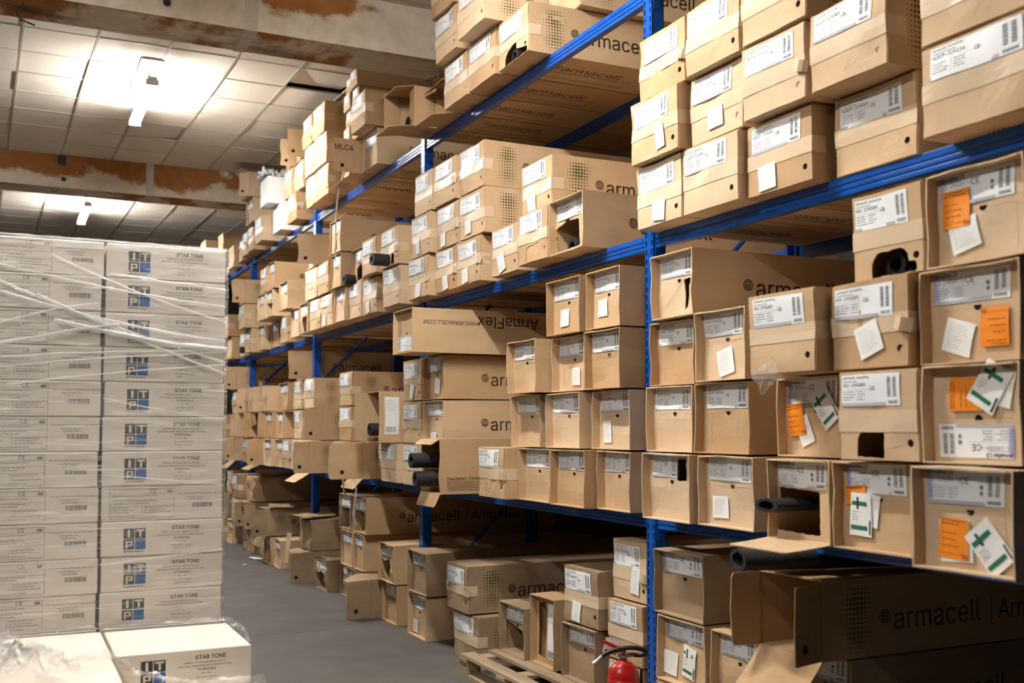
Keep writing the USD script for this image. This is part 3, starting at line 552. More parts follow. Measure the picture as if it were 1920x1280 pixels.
    def prints(s, dots, logo):
        if dots: s.add('dot_print', s.side(DOTS), DOTINK)
        if logo: s.add('logo_print', s.side(LOGO), BROWNINK)
        if logo and s.key in ('s14', 'o1', 'a4', 'h1', 's1', 'u3', 'r1'): s.add('name_print', s.side(LOGO2), BROWNINK)
    def under(s):
        f = lambda m: place(m, (0, s.w, -.0005), (1, 0, 0), (0, -1, 0))
        s.add('underside_dots', f(UDOTS), BROWNINK); s.add('underside_logo', f(UNDER), BROWNINK)
    def slab2(s, poly, x, t=.005, e=.11):
        m = extr(poly, t); m = fine(m, e); return place(m, (x+t, s.w, 0), (0, -1, 0), (0, 0, 1))
    def holes(s):
        w, h = s.w, s.h; H = []
        for pg in s.o.get('hole', []):
            P = Polygon([(max((u-s.du), .02)*w, v*h) for u, v in pg]).buffer(0)
            # ragged tear
            L = P.exterior.length; n = int(L/.014); pts = []
            for i in range(n):
                q = P.exterior.interpolate(i*L/n); pts.append((q.x+s.rg.uniform(-.002, .002), q.y+s.rg.uniform(-.002, .002)))
            H.append(Polygon(pts).buffer(0))
        return H
    def flap(s, edge, L, ang, hole=False, name=None, mat=None):
        w, h = s.w, s.h; t = .005
        span = h if edge in ('near', 'far') else w
        c = .012+s.rg.random()*.02
        P = Polygon([(0, .003), (0, span-.003), (L-c*.4, span-.003-c*.3), (L, span-.003-c), (L, .003+c*.6), (L-c*.5, .003)])
        
        m = fine(extr(P, t), .09)                    # local x = away from hinge, y = along hinge
        if hole: m = [m]+[fine(at2(disc(.019, 14), L*.62, span*.2 if edge == 'near' else span*.8, zz), .05) for zz in (-.0006, t+.0006)]; nv = [len(k.vertices) for k in m]; m[1].faces = m[1].faces[:, ::-1]; m = cat(m)
        q = m.vertices[:, 0]/L; m.vertices[:, 2] += .012*q*q*math.sin(s.rg.random()*6)
        m.apply_transform(rotm(-ang, (0, 1, 0)))     # tip lifts to +z for positive angle
        if edge == 'near': m = place(m, (0, .005, 0), (-1, 0, 0), (0, 0, 1)); 
        elif edge == 'far': m = place(m, (0, w-.005, h), (-1, 0, 0), (0, 0, -1))
        elif edge == 'top': m = place(m, (0, w, h-.005), (-1, 0, 0), (0, -1, 0))
        else: m = place(m, (0, 0, .005), (-1, 0, 0), (0, 1, 0))
        if hole:
            nf = len(m.faces); k0 = len(fine(at2(disc(.019, 14), 0, 0), .05).faces)
            fl_ = m.submesh([np.arange(nf-2*k0)], append=True, repair=False); hl = m.submesh([np.arange(nf-2*k0, nf)], append=True, repair=False)
            fp = s.add(name or 'side_flap', fl_, mat or s.mat); s.add('finger_hole', hl, HOLE, fp); return fp
        return s.add(name or (dict(near='side_flap', far='side_flap', top='top_flap', bottom='bottom_flap')[edge]), m, mat or s.mat)
    def tubes(s, x):
        for (u, v, R, r, out) in s.o.get('tubes', []):
            n = 24; sq = s.rg.uniform(.82, 1.0) if s.key != 'c1' else .55
            prof = [(r, -out), (R, -out), (R, .62), (r, .62), (r, -out)]
            m = lathe([(a, z) for a, z in prof], n); m.apply_transform(rotm(math.pi/2, (0, 1, 0)))
            m.vertices[:, 1] *= 1.0/sq**.5; m.vertices[:, 2] *= sq; m.apply_transform(rotm(s.rg.uniform(-.06, .06) if out > 0 else 0, (0, 0, 1)))
            c = (X0-s.b['p']+x, s.b['y1']-.0035-(u-s.du)*s.w, s.z+max(v*s.h, R*sq+.006))
            k_ = s.o['tubes'].index((u, v, R, r, out))
            tb = thing('pipe_insulation', 'black foam pipe tube, ' + TUBE_AT[s.key][k_], 'foam tube', c, group='foam pipe insulation tubes')
            obj('foam_tube', m, FOAM, tb, 40)
TUBE_AT = {'c1': ['squashed flat, in the opening above the folded-down flap'], 'h1': ['in the torn hole of the top-shelf carton, second bay'], 'i1': ['inside the open top-shelf carton by the second post'],
 'l1': ['poking out of the upper carton beside the second post'], 'l5': ['poking out of the middle-shelf carton left of the second post'], 'q20': ['in the low-shelf carton with the upright label'], 'm1': ['poking out beside the fourth post on the middle shelf'],
 'd4': ['left one behind the arched hole under the middle shelf', 'right one behind the arched hole under the middle shelf'], 'k1': ['lower one in the torn middle-shelf carton, second bay', 'upper one in the torn middle-shelf carton, second bay'],
 'q13': ['upper of two jutting from the open low-shelf carton', 'lower of two jutting from the open low-shelf carton']}
def front_lines(c, x, segs, name='crease', mat=None):
    R = []
    for (x0, y0, x1, y1) in segs: R.append((min(x0, x1)-.0008, min(y0, y1)-.0008, max(x0, x1)+.0008, max(y0, y1)+.0008))
    c.add(name, c.face(quads([(a*1.0, b, d, e) for a, b, d, e in R]), x), mat or BROWNINK)

cartons = {}
for key, b in BOX.items():
    c = cartons[key] = Carton(key, b); w, h, rg = c.w, c.h, c.rg; ty = b['ty']
    row = sorted((q['y1'], q['p'], k) for k, q in BOX.items() if q['lv'] == b['lv'] and q['rw'] == b['rw'] and q['y1'] <= b['y0']+.01)
    exposed = (not row) or (b['y0']-row[-1][0] > .10) or (row[-1][1] < b['p']-.04)
    if ty in 'TP' and not c.o.get('hole'):
        c.shell(None, .0065)
    elif ty in 'T':
        c.shell(.9, .0065)
    if ty in 'TPW':
        seam = (.43+rg.uniform(-.03, .03))*h
        lower = sbox(.004, .003, w-.004, seam-.0015).difference(Point(w*.89, h*.20).buffer(.014))
        upper = sbox(.003, seam+.0015, w-.003, h-.003)
        for H in c.holes(): lower = lower.difference(H); upper = upper.difference(H)
        if ty == 'W':
            c.shell(None, .0065)
        c.add('upper_flap', c.slab2(upper, 0.0), c.mat)
        if not lower.is_empty: c.add('lower_flap', c.slab2(lower, .001), c.mat)
        c.add('finger_hole', c.face(at2(disc(.016), w*.89, h*.20), .0058), HOLE)
        if ty == 'T':
            tv0, tv1 = seam-.025+rg.uniform(-.006, .006), seam+.05
            tp = c.add('tape', c.face(at2(sheet(w, tv1-tv0, 8, 2), 0, tv0), -.0012), TAPE)
            c.add('tape_end', c.side(at2(sheet(.085+rg.uniform(-.02, .03), tv1-tv0, 3, 2), 0, tv0)), TAPE, tp)
            u0 = .06+rg.uniform(-.02, .03); v1 = .95+rg.uniform(-.03, .02)
            c.label(0.0, u0, u0+.76, v1-.36, v1)
            if c.o.get('arch'):
                pts = [(.28, .05), (.28, .26), (.31, .31), (.38, .33), (.5, .335), (.52, .31), (.55, .34), (.70, .35)]
                c.add('tab_cut', c.face(tube_flat([(u*w, v*h) for u, v in pts], .003), -.0006), HOLE)
            if c.o.get('torn') or rg.random() < .25:
                m = sheet(.07, .05, 4, 3); m.vertices[:, 2] = .012+.02*np.sin(m.vertices[:, 0]*60)*m.vertices[:, 0]/.07
                c.add('torn_tape', c.face(at2(m, w-.06, seam-.01, 0, -.3), -.003), TAPE)
        c.stickers(0.0)
        if exposed and (c.b['lv'] or ty == 'T' or c.near): c.prints(ty == 'T', True)
        c.tubes(0.0)
    elif ty in 'RV':
        hs = c.holes() if ty == 'R' else [Polygon([(u*w, v*h) for u, v in [(.08, .10), (.40, .08), (.43, .80), (.34, .9), (.08, .86)]])]
        c.shell(.75 if hs else c.rd+.004)
        panel = sbox(.005, .005, w-.005, h-.005)
        for H in hs: panel = panel.difference(H)
        if not panel.is_empty:
            c.add('front_panel', c.slab2(panel, c.rd), c.mat)
        rim = c.rg.uniform(-.004, .004)
        if ty == 'V':
            lw, lh = w*.32, h*.80
            lb = c.add('label', c.face(at2(sheet(lw, lh), w*.48, h*.1), c.rd-.0014), LABEL)
            R = text_lines(w*.50, h*.84, lw*.8, 7, .016, rg)+bars(w*.50, h*.12, lw*.85, h*.10, 12, rg, False)
            c.add('small_print', c.face(quads(R), c.rd-.0022), GREYINK, lb)
        else:
            u0 = .055+rg.uniform(-.01, .025); u1 = u0+.76
            if key == 'a1': u0, u1 = .08, .60
            if c.o.get('flip'): lab = c.label(c.rd, u0, u1, .06, .40, True)
            else: lab = c.label(c.rd, u0, u1, .645, .975)
            nv = .60 if not c.o.get('flip') else .44
            hp = Point(.5*w, nv*h)
            if all(not H.buffer(.02).contains(hp) for H in hs):
                a = np.linspace(0, math.pi, 9) if c.o.get('flip') else np.linspace(math.pi, 2*math.pi, 9)
                nm = trimesh.Trimesh([(0, 0, 0)]+[(.016*math.cos(t), .018*math.sin(t), 0) for t in a], [(0, i+1, i+2) for i in range(8)], process=False)
                c.add('finger_notch', c.face(at2(nm, .5*w, nv*h), c.rd-.0014), HOLE)
                if c.near and not hs:
                    lo = nv*h if not c.o.get('flip') else nv*h
                    front_lines(c, c.rd-.0007, [(.17*w, .08*h, .17*w, .56*h), (.83*w, .08*h, .83*w, .56*h), (.17*w, .57*h, .83*w, .57*h)] if not c.o.get('flip') else [(.17*w, .46*h, .83*w, .46*h), (.17*w, .46*h, .17*w, .93*h), (.83*w, .46*h, .83*w, .93*h)], 'score_line', CARD[2])
            if c.o.get('scribble'): c.add('scribble', c.face(at2(text('kske', .022), .32*w, .42*h), c.rd-.0012), ORANGEINK)
        c.stickers(c.rd)
        if exposed and key != 'q16': c.prints(False, True)
        c.tubes(.045)
        # frayed edge of the rim
        m = fine(bx(-.006, .0, .02, w-.02, h-.006, h), .05); m.vertices[:, 0] *= meshkit.noise(m.vertices*40+3, 5)
        c.add('rim_fold', m, c.mat)
    elif ty in 'OF':
        c.shell(1.1)
        if ty == 'F':
            L = max(b['fl']+.03, .16)
            c.flap('near', L, rg.uniform(-.12, .08), True)
            if b['rw'] == 0 or key == 'u3': c.flap('bottom', rg.uniform(.12, .2), rg.uniform(.3, 1.0))
            if rg.random() < .7: c.flap('top', rg.uniform(.08, .16), rg.uniform(-.9, .2))
            # remains of the front panel with its label
            P = Polygon([(.01, .01), (.01, h-.01), (w*.55, h-.01), (w*.42, h*.5), (w*.5, h*.2), (w*.3, .01)])
            c.add('front_panel', c.slab2(P, .02), c.mat); c.label(.02, .06, .40, .62, .95)
        else:
            q = OPEN.get(key, dict(far=(.12, .2), bottom=(.14, .6))); c.o = {**c.o, **{k_: v for k_, v in q.items() if k_ == 'tubes'}}
            for e in ('far', 'near', 'top', 'bottom'):
                if e in q: c.flap(e, q[e][0], q[e][1], e == 'near')
            if q.get('half'):
                P = sbox(w*.66, .004, w-.006, h-.004).difference(Point(w*.84, h*.17).buffer(.012)); c.add('front_panel', c.slab2(P, .002), c.mat)
            if q.get('vlabel'):
                lb = c.add('label', c.side(at2(sheet(.13, .32), .05, .07)), LABEL)
                c.add('small_print', c.side(at2(quads(text_lines(.06, .36, .1, 5, .02, rg)+bars(.06, .085, .10, .05, 14, rg)), 0, 0, .001)), GREYINK, lb)
            if q.get('pipe'):
                c.add('lettering', place(text('PIPE', .07, True), (-.09, .30, h-.045), (.35, -.94, 0), (-.77, 0, .64)), BROWNINK)
            if key == 'x5' or key == 'x7' or key == 'j13':
                c.add('front_panel', c.slab2(Polygon([(.01, h*.4), (w*.6, h*.55), (w*.5, h-.01), (.01, h-.01)]), .01), c.mat)
        if exposed and not (key == 'q20'): c.prints(key != 'q13', True)
        c.tubes(.02)
    if b['rw'] == 0 and b['lv'] in (2, 3): c.under()
    if key == 'q13': c.add('small_print', c.side(cat([at2(text('Insulation   Isolation', .022), .06, .10), quads(text_lines(.06, .085, .5, 5, .014, rg, .003))])), BROWNINK)
    if key == 'q16':
        for tx, sz, xx, zz in (('WWW.ARMACELL.COM', .030, .55, .215), ('ArmaFlex', .085, 1.05, .20)):
            m = text(tx, sz); m.apply_transform(rotm(math.pi, (0, 0, 1))); c.add('name_print', c.side(at2(m, xx, zz+sz)), BROWNINK)
    if key == 'j4': c.add('lettering', place(text('MLC6', .05), (-.20, -.004, .22), (1, 0, 0), (0, 0, 1)), BROWNINK)
    if key == 'c1': c.flap('bottom', .22, .12, name='fold_down_panel')
    if key == 'c3':
        m = sheet(.16, .10, 10, 8); m.vertices[:, 2] = .02*meshkit.noise(m.vertices*50, 3)+.01; c.add('loose_tape', c.face(at2(m, .10, -.09, 0, .5), -.01), WRAP)

# small stacked cartons between the two ends of the third bay, top shelf
for j in range(4):
    for i in range(2):
        y = 9.58+.225*i; z = BT[2]+2*RH*.5+RH*.5+.172*j
        z = BT[2]+RH+.004+.170*j
        C = thing('small_carton', 'small carton, %s, %s of the narrow top-shelf stack' % (['lowest', 'second lowest', 'second highest', 'highest'][j], ['right column', 'left column'][i]), 'box', (X0-.17-.02*((i+j) % 2), y+.105, z), group='small cartons in a narrow stack')
        w, h = .215, .166
        f = warp_fn(3.1*j+i+2, w, h, .8)
        def A(nm, m, mat, C=C, f=f):
            m = m.copy(); m.vertices = f(m.vertices); return obj(nm, m, mat, C)
        A('body', mani(mbox(.004, 1.2, 0, w, 0, h).refine_to_length(.12)), CARD[(i+j) % 4])
        for a, b, nm in ((.003, .075, 'lower_flap'), (.079, h-.003, 'upper_flap')):
            A(nm, fine(bx(0, .004, .003, w-.003, a, b), .08), CARD[(i+j) % 4])
        lb = A('label', place(at2(sheet(.13, .07, 4, 2), .03, .085), (-.0015, w, 0), (0, -1, 0), (0, 0, 1)), LABEL)
        A('tape', place(at2(sheet(w, .03, 4, 1), 0, .062), (-.001, w, 0), (0, -1, 0), (0, 0, 1)), TAPE)

# ------------------------------------------------------------------ pallets and white tile cartons
def pallet(name, label, x0, x1, y0, y1, along_y=True, group=None):
    P = thing(name, label, 'pallet', ((x0+x1)/2, (y0+y1)/2, 0), group=group)
    W, L = (x1-x0)/2, (y1-y0)/2
    rg = random.Random(label)
    for i in range(3):
        for j in range(3):
            cx_, cy_ = (-W+.06, 0, W-.06)[i], (-L+.06, 0, L-.06)[j]
            obj('block', bx(cx_-.05, cx_+.05, cy_-.06, cy_+.06, .022, .100), WOOD, P)
    for i in range(3):
        c = (-W+.06, 0, W-.06)[i]
        obj('bottom_board', bx(c-.05, c+.05, -L, L, 0, .022), WOOD, P)
        c = (-L+.06, 0, L-.06)[i]
        obj('stringer', bx(-W, W, c-.06, c+.06, .100, .122), WOOD, P)
    n = 6
    for i in range(n):
        c = -W+.06+(2*W-.12)*i/(n-1)
        obj('top_board', bx(c-.052, c+.052, -L, L+rg.uniform(-.01, .01), .122, .144-rg.uniform(0, .002)), WOOD, P)
    return P
pallet('wooden_pallet', 'weathered wooden pallet on the floor under cartons, second bay', 2.78, 3.98, 5.33, 6.64)
pallet('wooden_pallet', 'wooden pallet under the tall film-wrapped white stack', -.165, 1.02, 5.60, 6.80)
pallet('wooden_pallet', 'wooden pallet under the low open white stack in front', -.165, 1.035, 4.32, 5.53)
CW, CD, CH, RZ = .583, .597, .1715, .174
def tile_carton(kind, label, loc, group):
    t = thing('tile_carton', label, 'box', loc, group)
    b = mani(m3.Manifold.hull_points(np.array([(x, y, z) for x in (0, CW) for y in (0, CD) for z in (.004, CH-.004)]+[(x, y, z) for x in (.004, CW-.004) for y in (.004, CD-.004) for z in (0, CH)])))
    obj('body', b, PANELBOX, t)
    f = lambda m, d=.0006: place(m, (0, -d, 0), (1, 0, 0), (0, 0, 1))
    rg = random.Random(kind)
    if kind == 'logo':
        x, z, q = .105, .033, .050
        lg = []
        def sq(ix, iz, cut=None):
            P = sbox(x+ix*(q+.004), z+iz*(q+.004), x+ix*(q+.004)+q, z+iz*(q+.004)+q)
            return P.difference(cut) if cut is not None else P
        I = sbox(x+.019, z+q+.010, x+.031, z+2*q-.002)
        tx = x+q+.004
        Tt = sbox(tx+.006, z+2*q-.010, tx+q-.006, z+2*q-.001).union(sbox(tx+.020, z+q+.010, tx+.030, z+2*q-.002))
        Pp = sbox(x+.010, z+.004, x+.019, z+q-.008).union(sbox(x+.010, z+.018, x+.042, z+q-.008).buffer(0)).difference(sbox(x+.019, z+.024, x+.034, z+q-.015))
        L_ = obj('logo', f(cat([extr_flat(sq(0, 1, I)), extr_flat(sq(1, 1, Tt)), extr_flat(sq(0, 0, Pp))])), ITPINK, t)
        obj('logo_blue_square', f(extr_flat(sq(1, 0))), ITPBLUE, L_, label='blue square of the logo')
        obj('small_print', f(quads(text_lines(x, z-.012, .1, 1, .01, rg, .004))), ITPINK, L_)
        lt = [at2(text('STAR TONE', .0175, True), .335, .126), at2(text('ST13062.60.6', .0085, True), .345, .078), at2(text('LAY-ON', .0075), .362, .060), at2(text('600 x 600 x 12 mm', .0075), .338, .043), at2(text('14 pcs - 5.04 m²', .0075), .345, .028)]
        obj('lettering', f(cat(lt)), ITPINK, t)
        obj('fine_lettering', f(cat([at2(text('PANNELLO IN FIBRA MINERALE SANDED', .0068), .285, .109), at2(text('ORATIONAL FIBER PANEL WITH SANDED PATTERN', .0068), .262, .094)])), ITPINK, t)
    else:
        R = [(.035, .012, .345, .0135), (.035, .158, .345, .1595), (.035, .012, .0365, .1595), (.3435, .012, .345, .1595), (.035, .133, .345, .134), (.035, .105, .345, .106), (.035, .072, .345, .073), (.19, .03, .191, .072)]
        ln = text_lines(.05, .122, .25, 1, .012, rg, .003)+text_lines(.04, .097, .28, 2, .012, rg, .003)+text_lines(.04, .064, .13, 3, .012, rg, .003)+text_lines(.2, .064, .13, 3, .012, rg, .003)+text_lines(.04, .022, .28, 1, .01, rg, .003)
        tb = obj('table_print', f(quads(R)), ITPINK, t)
        obj('lettering', f(cat([at2(text('CE', .019), .225, .138), at2(text('Data di produzione / Production date  March 2019', .0072), .362, .128), at2(text('www.itpceilings.com', .0068), .405, .111), at2(text('MADE IN CHINA', .0066), .418, .098)])), ITPINK, t)
        obj('small_print', f(quads(ln+[(.31, .139, .335, .152)])), GREYINK, tb)
        obj('barcode', f(quads(bars(.435, .062, .10, .024, 24, rg))), ITPINK, t)
    return t
rg = random.Random(11)
proto = {}
NR = 14
def put(kind, label, loc, group):
    if kind not in proto: proto[kind] = tile_carton(kind, label, loc, group); return proto[kind]
    return copy_of(proto[kind], 'tile_carton', label, loc, group)
RN = ['topmost', 'second from top', 'third from top', 'fourth from top', 'fifth from top', 'sixth from top', 'seventh from top', 'eighth from top', 'ninth from top', 'tenth from top', 'eleventh from top', 'twelfth from top', 'second from bottom', 'bottom']
for r in range(NR-1, -1, -1):
    q = NR-1-r; z = .1445+RZ*r
    j = lambda a=.006: rg.uniform(-a, a)
    kind = 'table' if q == 7 else 'logo'
    put(kind, 'white %s carton, %s, right column of the tall wrapped stack' % ('table-printed' if kind == 'table' else 'logo-printed', RN[q]), (.436+j(.004), 5.603+abs(j()), z), 'cartons of the tall wrapped stack')
    put('table', 'white table-printed carton, %s, left column of the tall wrapped stack' % RN[q], (-.164+j(.006), 5.603+abs(j()), z), 'cartons of the tall wrapped stack')
    for cx_ in (.436, -.158):
        put('logo', 'white tile carton hidden at the back of the tall wrapped stack', (cx_, 6.213, z), 'cartons at the back of the wrapped stack')
for r in range(3):
    z = .1445+RZ*r; nm = ['bottom', 'middle', 'top'][r]
    put('logo', 'pale tile carton, rear right of the low front stack, %s layer' % nm if r < 2 else 'open-stack white tile carton with full logo and lettering facing the viewer', (.452, 4.925, z), 'cartons of the low front stack')
    put('table', 'pale tile carton, rear left of the low front stack, %s layer' % nm, (-.145, 4.925+(.02 if r == 2 else 0), z), 'cartons of the low front stack')
    put('table', 'pale tile carton, front left of the low front stack, %s layer' % nm, (-.150, 4.325, z), 'cartons of the low front stack')
    if r < 2: put('logo', 'pale tile carton, front right of the low front stack, %s layer' % nm, (.448, 4.325, z), 'cartons of the low front stack')

# stretch film round the tall stack: front, right and back sides, pulled over the top edge
def film_wrap():
    x0, x1, y0, y1, rr = -.172, 1.029, 5.590, 6.812, .02
    pts = [(x0, y0+.9)]+[(x0, y) for y in np.linspace(y0+.6, y0+rr, 8)]
    pts += [(x, y0) for x in np.linspace(x0+rr, x1-rr, 130)]+[(x1-rr+rr*math.sin(a), y0+rr-rr*math.cos(a)) for a in np.linspace(.3, math.pi/2, 5)]
    pts += [(x1, y) for y in np.linspace(y0+rr+.01, y1, 50)]
    pts = np.array(pts); n = len(pts)
    d = np.gradient(pts, axis=0); nr = np.stack([d[:, 1], -d[:, 0]], 1); nr /= np.linalg.norm(nr, axis=1, keepdims=True)
    s = np.concatenate([[0], np.cumsum(np.linalg.norm(np.diff(pts, axis=0), axis=1))])
    zs = np.linspace(.20, 2.592, 300)
    S, Z = np.meshgrid(s, zs, indexing='ij')
    def ridge(sl, fz, seed, fs=1.2): 
        q = np.stack([S*fs, (Z+sl*S)*fz, S*0+seed], -1); return 1-np.abs(2*meshkit.fbm(q, 3, seed)-1)
    amp = .003*ridge(.05, 26, 1)**3+.005*ridge(-.30, 15, 2, .8)**6+.004*ridge(.30, 12, 3, .7)**7+.0025*meshkit.noise(np.stack([S*5, Z*70, S*0], -1), 4)
    off = .0015+amp
    top = np.clip((Z-2.572)/.02, 0, 1)
    X = pts[:, 0][:, None]+nr[:, 0][:, None]*(off-.012*top**2); Y = pts[:, 1][:, None]+nr[:, 1][:, None]*(off-.012*top**2)
    V = np.stack([X, Y, Z], -1).reshape(-1, 3)
    V[:, 2] += (.006*(meshkit.noise(np.stack([V[:, 0]*25, V[:, 1]*25, V[:, 2]*0], -1), 7)-.5))*(top.ravel() > 0)
    m_ = len(zs); i, k = np.meshgrid(np.arange(n-1), np.arange(m_-1), indexing='ij'); a = (i*m_+k).ravel(); b = a+m_
    Fc = np.concatenate([np.stack([a, b, b+1], 1), np.stack([a, b+1, a+1], 1)])
    return trimesh.Trimesh(V, Fc, process=False)
SF = thing('stretch_film', 'clear stretch film wound tightly round the tall white carton stack', 'plastic film')
obj('film_sheet', film_wrap(), FILM, SF, smooth=True)
for (xa, za, xb, zb, sag, r) in [(-.16, 2.46, 1.02, 2.28, .02, .006), (-.16, 2.34, 1.02, 2.10, .03, .008), (.18, 2.50, 1.02, 2.20, .02, .005), (-.05, 2.36, 1.02, 1.99, .02, .007), (.12, 2.30, 1.02, 1.93, .01, .009), (-.165, 2.10, .40, 2.27, -.02, .006), (-.165, 2.02, .50, 2.17, -.01, .010),
                                 (.20, 2.18, 1.025, 2.065, .02, .010), (.45, 2.13, 1.025, 2.06, .015, .016), (-.16, 1.98, 1.02, 2.055, -.01, .006), (-.16, 1.93, 1.02, 2.045, -.01, .005), (.0, 1.86, 1.02, 1.98, -.01, .005), (.43, 1.80, 1.02, 1.70, .01, .004), (.45, 1.42, 1.02, 1.36, .0, .004), (-.16, 2.585, 1.02, 2.575, .0, .007), (.43, .98, 1.02, 1.03, .0, .005), (.45, 2.42, 1.02, 2.37, .0, .006)]:
    n = 36; t = np.linspace(0, 1, n); P = np.stack([xa+(xb-xa)*t, np.full(n, 5.578), za+(zb-za)*t-sag*np.sin(math.pi*t)], 1)
    P[:, 2] += .006*(meshkit.noise(P*9+xa*50, 3)-.5)
    m = tube(P, r*(.5+.8*meshkit.noise(P*14, 5)), 6); m.vertices[:, 1] = 5.582+(m.vertices[:, 1]-5.578)*.5; obj('film_fold', m, FOLD, SF, smooth=True)
def crumple(path, width, seed, amp, nx=110, ny=26, lift=None):
    path = np.asarray(path, float); t = np.linspace(0, 1, nx); tt = np.linspace(0, 1, len(path))
    P = np.stack([np.interp(t, tt, path[:, k]) for k in range(3)], 1); wd = np.interp(t, np.linspace(0, 1, len(width)), width)
    d = np.gradient(P, axis=0); d /= np.linalg.norm(d, axis=1, keepdims=True); b = np.stack([-d[:, 1], d[:, 0], 0*d[:, 0]], 1); b /= np.linalg.norm(b, axis=1, keepdims=True)
    v = np.linspace(-1, 1, ny)
    G = P[:, None]+b[:, None]*(wd[:, None]*v[None])[..., None]/2
    q = G*9+seed
    r = 1-np.abs(2*meshkit.fbm(q, 4, seed)-1); r2 = 1-np.abs(2*meshkit.fbm(q*2.1+5, 3, seed+3)-1)
    G[..., 2] += amp*(r**2*.9+r2**3*.5)*(1-.5*v[None]**2) + (lift(v)[None] if lift else 0)
    G[..., 0] += amp*.35*(meshkit.noise(q*1.7, seed+8)-.5); G[..., 1] += amp*.35*(meshkit.noise(q*1.7+40, seed+9)-.5)
    V = G.reshape(-1, 3); i, k = np.meshgrid(np.arange(nx-1), np.arange(ny-1), indexing='ij'); a = (i*ny+k).ravel(); c = a+ny
    return trimesh.Trimesh(V, np.concatenate([np.stack([a, c, c+1], 1), np.stack([a, c+1, a+1], 1)]), process=False)
ztop = .1445+RZ*2+CH
tag(obj('crumpled_film', crumple([(-.13, 5.46, ztop+.004), (-.10, 5.05, ztop+.012), (-.03, 4.72, ztop+.010), (.02, 4.36, ztop+.004)], [.16, .26, .42, .56], 3, .13, nx=150, ny=90), FILM2, smooth=False), 'crumpled clear film heaped on the left of the low front stack', 'plastic film')
tag(obj('crumpled_film', crumple([(-.12, 5.54, ztop+.002), (.3, 5.535, ztop+.002), (.7, 5.54, ztop+.004), (1.03, 5.53, ztop+.002), (1.075, 5.35, ztop-.02), (1.075, 5.15, ztop-.06)], [.05, .05, .07, .06, .05, .02], 6, .028, ny=12), FILM2), 'frill of clear film along the back edge of the low front stack', 'plastic film')
tag(obj('crumpled_film', crumple([(.22, 4.70, ztop+.006), (.445, 4.80, ztop+.012), (.50, 4.83, ztop-.07), (.75, 4.845, ztop-.155), (1.08, 4.85, ztop-.166)], [.26, .16, .12, .12, .10], 12, .035, ny=24), FILM2), 'strip of clear film trailing across the open front right of the low stack', 'plastic film')

# ------------------------------------------------------------------ fire extinguisher
E = thing('fire_extinguisher', 'red fire extinguisher with black hose on the floor by the nearest blue post', 'fire extinguisher', (2.81, 4.58, 0), rotz=-25)
obj('cylinder', lathe([(0, 0), (.070, 0), (.079, .012), (.080, .03), (.080, .40), (.076, .435), (.064, .462), (.044, .480), (.026, .488), (.022, .492), (0, .492)], 40), RED, E, 40)
obj('weld_seam', lathe([(.0795, .398), (.082, .402), (.0795, .406), (.0795, .398)], 40), RED, E)
obj('neck_ring', lathe([(0, .49), (.019, .49), (.019, .510), (.014, .512), (0, .512)], 20), RED, E)
obj('valve', mani(m3.Manifold.hull_points(np.array([(x, y, z) for x in (-.028, .022) for y in (-.012, .012) for z in (.512, .530)]+[(-.02, 0, .54), (.018, 0, .54)]))), CHROME, E)
obj('pressure_gauge', lathe([(0, 0), (.014, 0), (.014, .010), (0, .012)], 16).apply_transform(trimesh.transformations.translation_matrix((0, -.012, .52)) @ rotm(math.pi/2, (1, 0, 0))), CHROME, E)
obj('lever', tube([(.012, 0, .545), (-.04, 0, .562), (-.10, 0, .59)], [.010, .008, .007], 8), RED, E, label='red squeeze lever')
obj('carry_handle', tube([(.012, 0, .532), (-.05, 0, .538), (-.095, 0, .545)], [.008, .007, .006], 8), RED, E)
hs = [(.018, 0, .520), (.05, 0, .522), (.085, -.004, .520), (.112, -.015, .532), (.105, -.035, .548), (.05, -.05, .565), (-.02, -.055, .562), (-.08, -.06, .545), (-.118, -.065, .520)]
tck = np.array(hs); tt = np.linspace(0, 1, len(hs))
from scipy.interpolate import CubicSpline
obj('hose', tube(CubicSpline(tt, tck)(np.linspace(0, 1, 40)), .0115, 12), RUBBER, E, 40)
obj('hose_nut', tube([(.016, 0, .520), (.05, 0, .522)], .014, 8), CHROME, E)
obj('nozzle', tube([(-.112, -.064, .525), (-.135, -.068, .505), (-.155, -.072, .490)], [.013, .012, .0145], 10), GALV, E)
obj('tag', place(sheet(.07, .075, 3, 3), (-.105, .012, .535), (.96, 0, -.28), (.28, 0, .96)), PAPER, E, label='white inspection tag')
obj('safety_pin', tube([(-.01, -.02, .537), (-.01, .03, .537)], .003, 6), CHROME, E)
obj('side_pipe', tube([(.088, -.01, .30), (.088, -.01, .45)], .008, 8), RUBBER, E)

# ------------------------------------------------------------------ loose things
# thick foam tube lying out over the dark open carton in the nearest bay
m = lathe([(.045, 0), (.068, 0), (.068, 1.0), (.045, 1.0), (.045, 0)], 28); m.apply_transform(rotm(math.pi/2, (0, 1, 0))); m.vertices[:, 2] *= .72; m.vertices[:, 1] *= 1.15
m.apply_transform(rotm(math.radians(-12), (0, 0, 1)))
t = thing('pipe_insulation', 'thick black foam tube jutting out above the dark open carton', 'foam tube', (2.86, 3.72, 1.085), group='foam pipe insulation tubes'); obj('foam_tube', m, FOAM, t, 40)
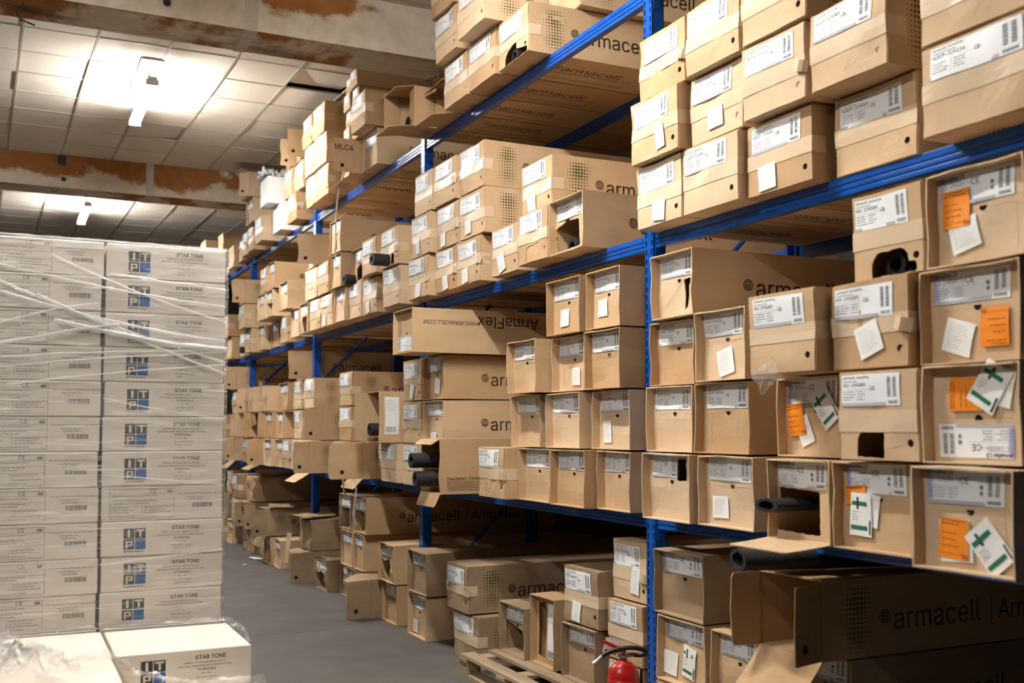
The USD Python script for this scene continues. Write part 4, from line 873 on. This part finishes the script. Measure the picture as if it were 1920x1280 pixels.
# crushed carton with torn flaps on the floor, third bay: loose cardboard sheets on top
def loose_sheet(label, c, size, rz, tilt, seed, mat):
    P = sbox(-size[0]/2, -size[1]/2, size[0]/2, size[1]/2)
    m = fine(extr(P, .004), .04); q = m.vertices; q[:, 2] += .03*(meshkit.noise(q*9+seed, seed)-.5)
    m.apply_transform(rotm(tilt, (1, 0, 0))); m.apply_transform(rotm(rz, (0, 0, 1))); m.apply_translation(c)
    tag(obj('cardboard_sheet', m, mat), label, 'cardboard', 'loose cardboard pieces')
loose_sheet('torn cardboard sheet lying on the crushed floor carton, third bay', (3.05, 11.42, .703), (.42, .30), .3, .05, 4, DUSTY)
loose_sheet('torn cardboard sheet on the floor carton below the third post', (3.1, 12.95, .706), (.36, .28), -.2, .06, 5, DUSTY)
loose_sheet('limp torn cardboard flap hanging off the floor carton, third bay', (2.78, 11.42, .36), (.05, .34), -.5, 1.15, 6, DUSTY)
loose_sheet('pale cardboard flap leaning under the low shelf, third bay', (2.86, 9.60, 1.10), (.02, .24), .15, 1.25, 7, CARD[3])
def scrap(label, c, size, rz, seed):
    m = sheet(size[0], size[1], 4, 3); m.vertices[:, 2] = .012*meshkit.noise(m.vertices*60+seed, seed)+.002; m.apply_transform(rotm(rz, (0, 0, 1))); m.apply_translation(c)
    tag(obj('paper_scrap', m, PAPER), label, 'litter', 'paper scraps on the floor')
scrap('small white paper scrap on the floor at the end of the wrapped stack', (2.62, 12.95, 0), (.06, .05), .4, 2)
scrap('flat paper strip on the floor against the far floor cartons', (2.90, 13.45, 0), (.07, .26), .3, 3)
# hanging tape strands
def strand(label, pts, r0, r1, mat, cat_='tape strand'):
    p = CubicSpline(np.linspace(0, 1, len(pts)), np.array(pts))(np.linspace(0, 1, 30)); rr = np.linspace(r0, r1, 30)
    m = tube(p, rr, 6); tag(obj('tape_strand', m, mat), label, cat_, 'hanging tape strands')
strand('long torn tape strip hanging from the top shelf, third bay', [(2.885, 9.70, 4.14), (2.885, 9.98, 3.9), (2.89, 10.06, 3.6), (2.90, 10.10, 3.3)], .012, .004, TAPE)
strand('clear tape strand hanging below the low shelf at the second post', [(2.86, 9.30, 1.20), (2.87, 9.27, 1.05), (2.86, 9.29, .9), (2.88, 9.26, .78)], .010, .016, WRAP)
# crumpled foil on the white cartons, top shelf
m = crumple([(2.85, 13.25, 4.742+.005), (3.05, 13.35, 4.742+.02), (3.2, 13.3, 4.742+.03)], [.22, .34, .2], 21, .16, 40, 24)
tag(obj('foil_duct', m, FOIL), 'crumpled silver foil lying on the upper white carton, top shelf', 'foil')
# dark pole with a cross bar beyond the end of the racking
P = thing('steel_pole', 'thin black steel pole with cross bar at the far end of the racking', 'pole', (2.62, 17.6, 0))
obj('shaft', tube([(0, 0, 0), (0, 0, 4.6)], .028, 10), RUBBER, P); obj('cross_bar', tube([(-.25, 0, 4.28), (.55, 0, 4.22)], .022, 8), RUBBER, P); obj('foot', bx(-.08, .08, -.08, .08, 0, .01), RUBBER, P)
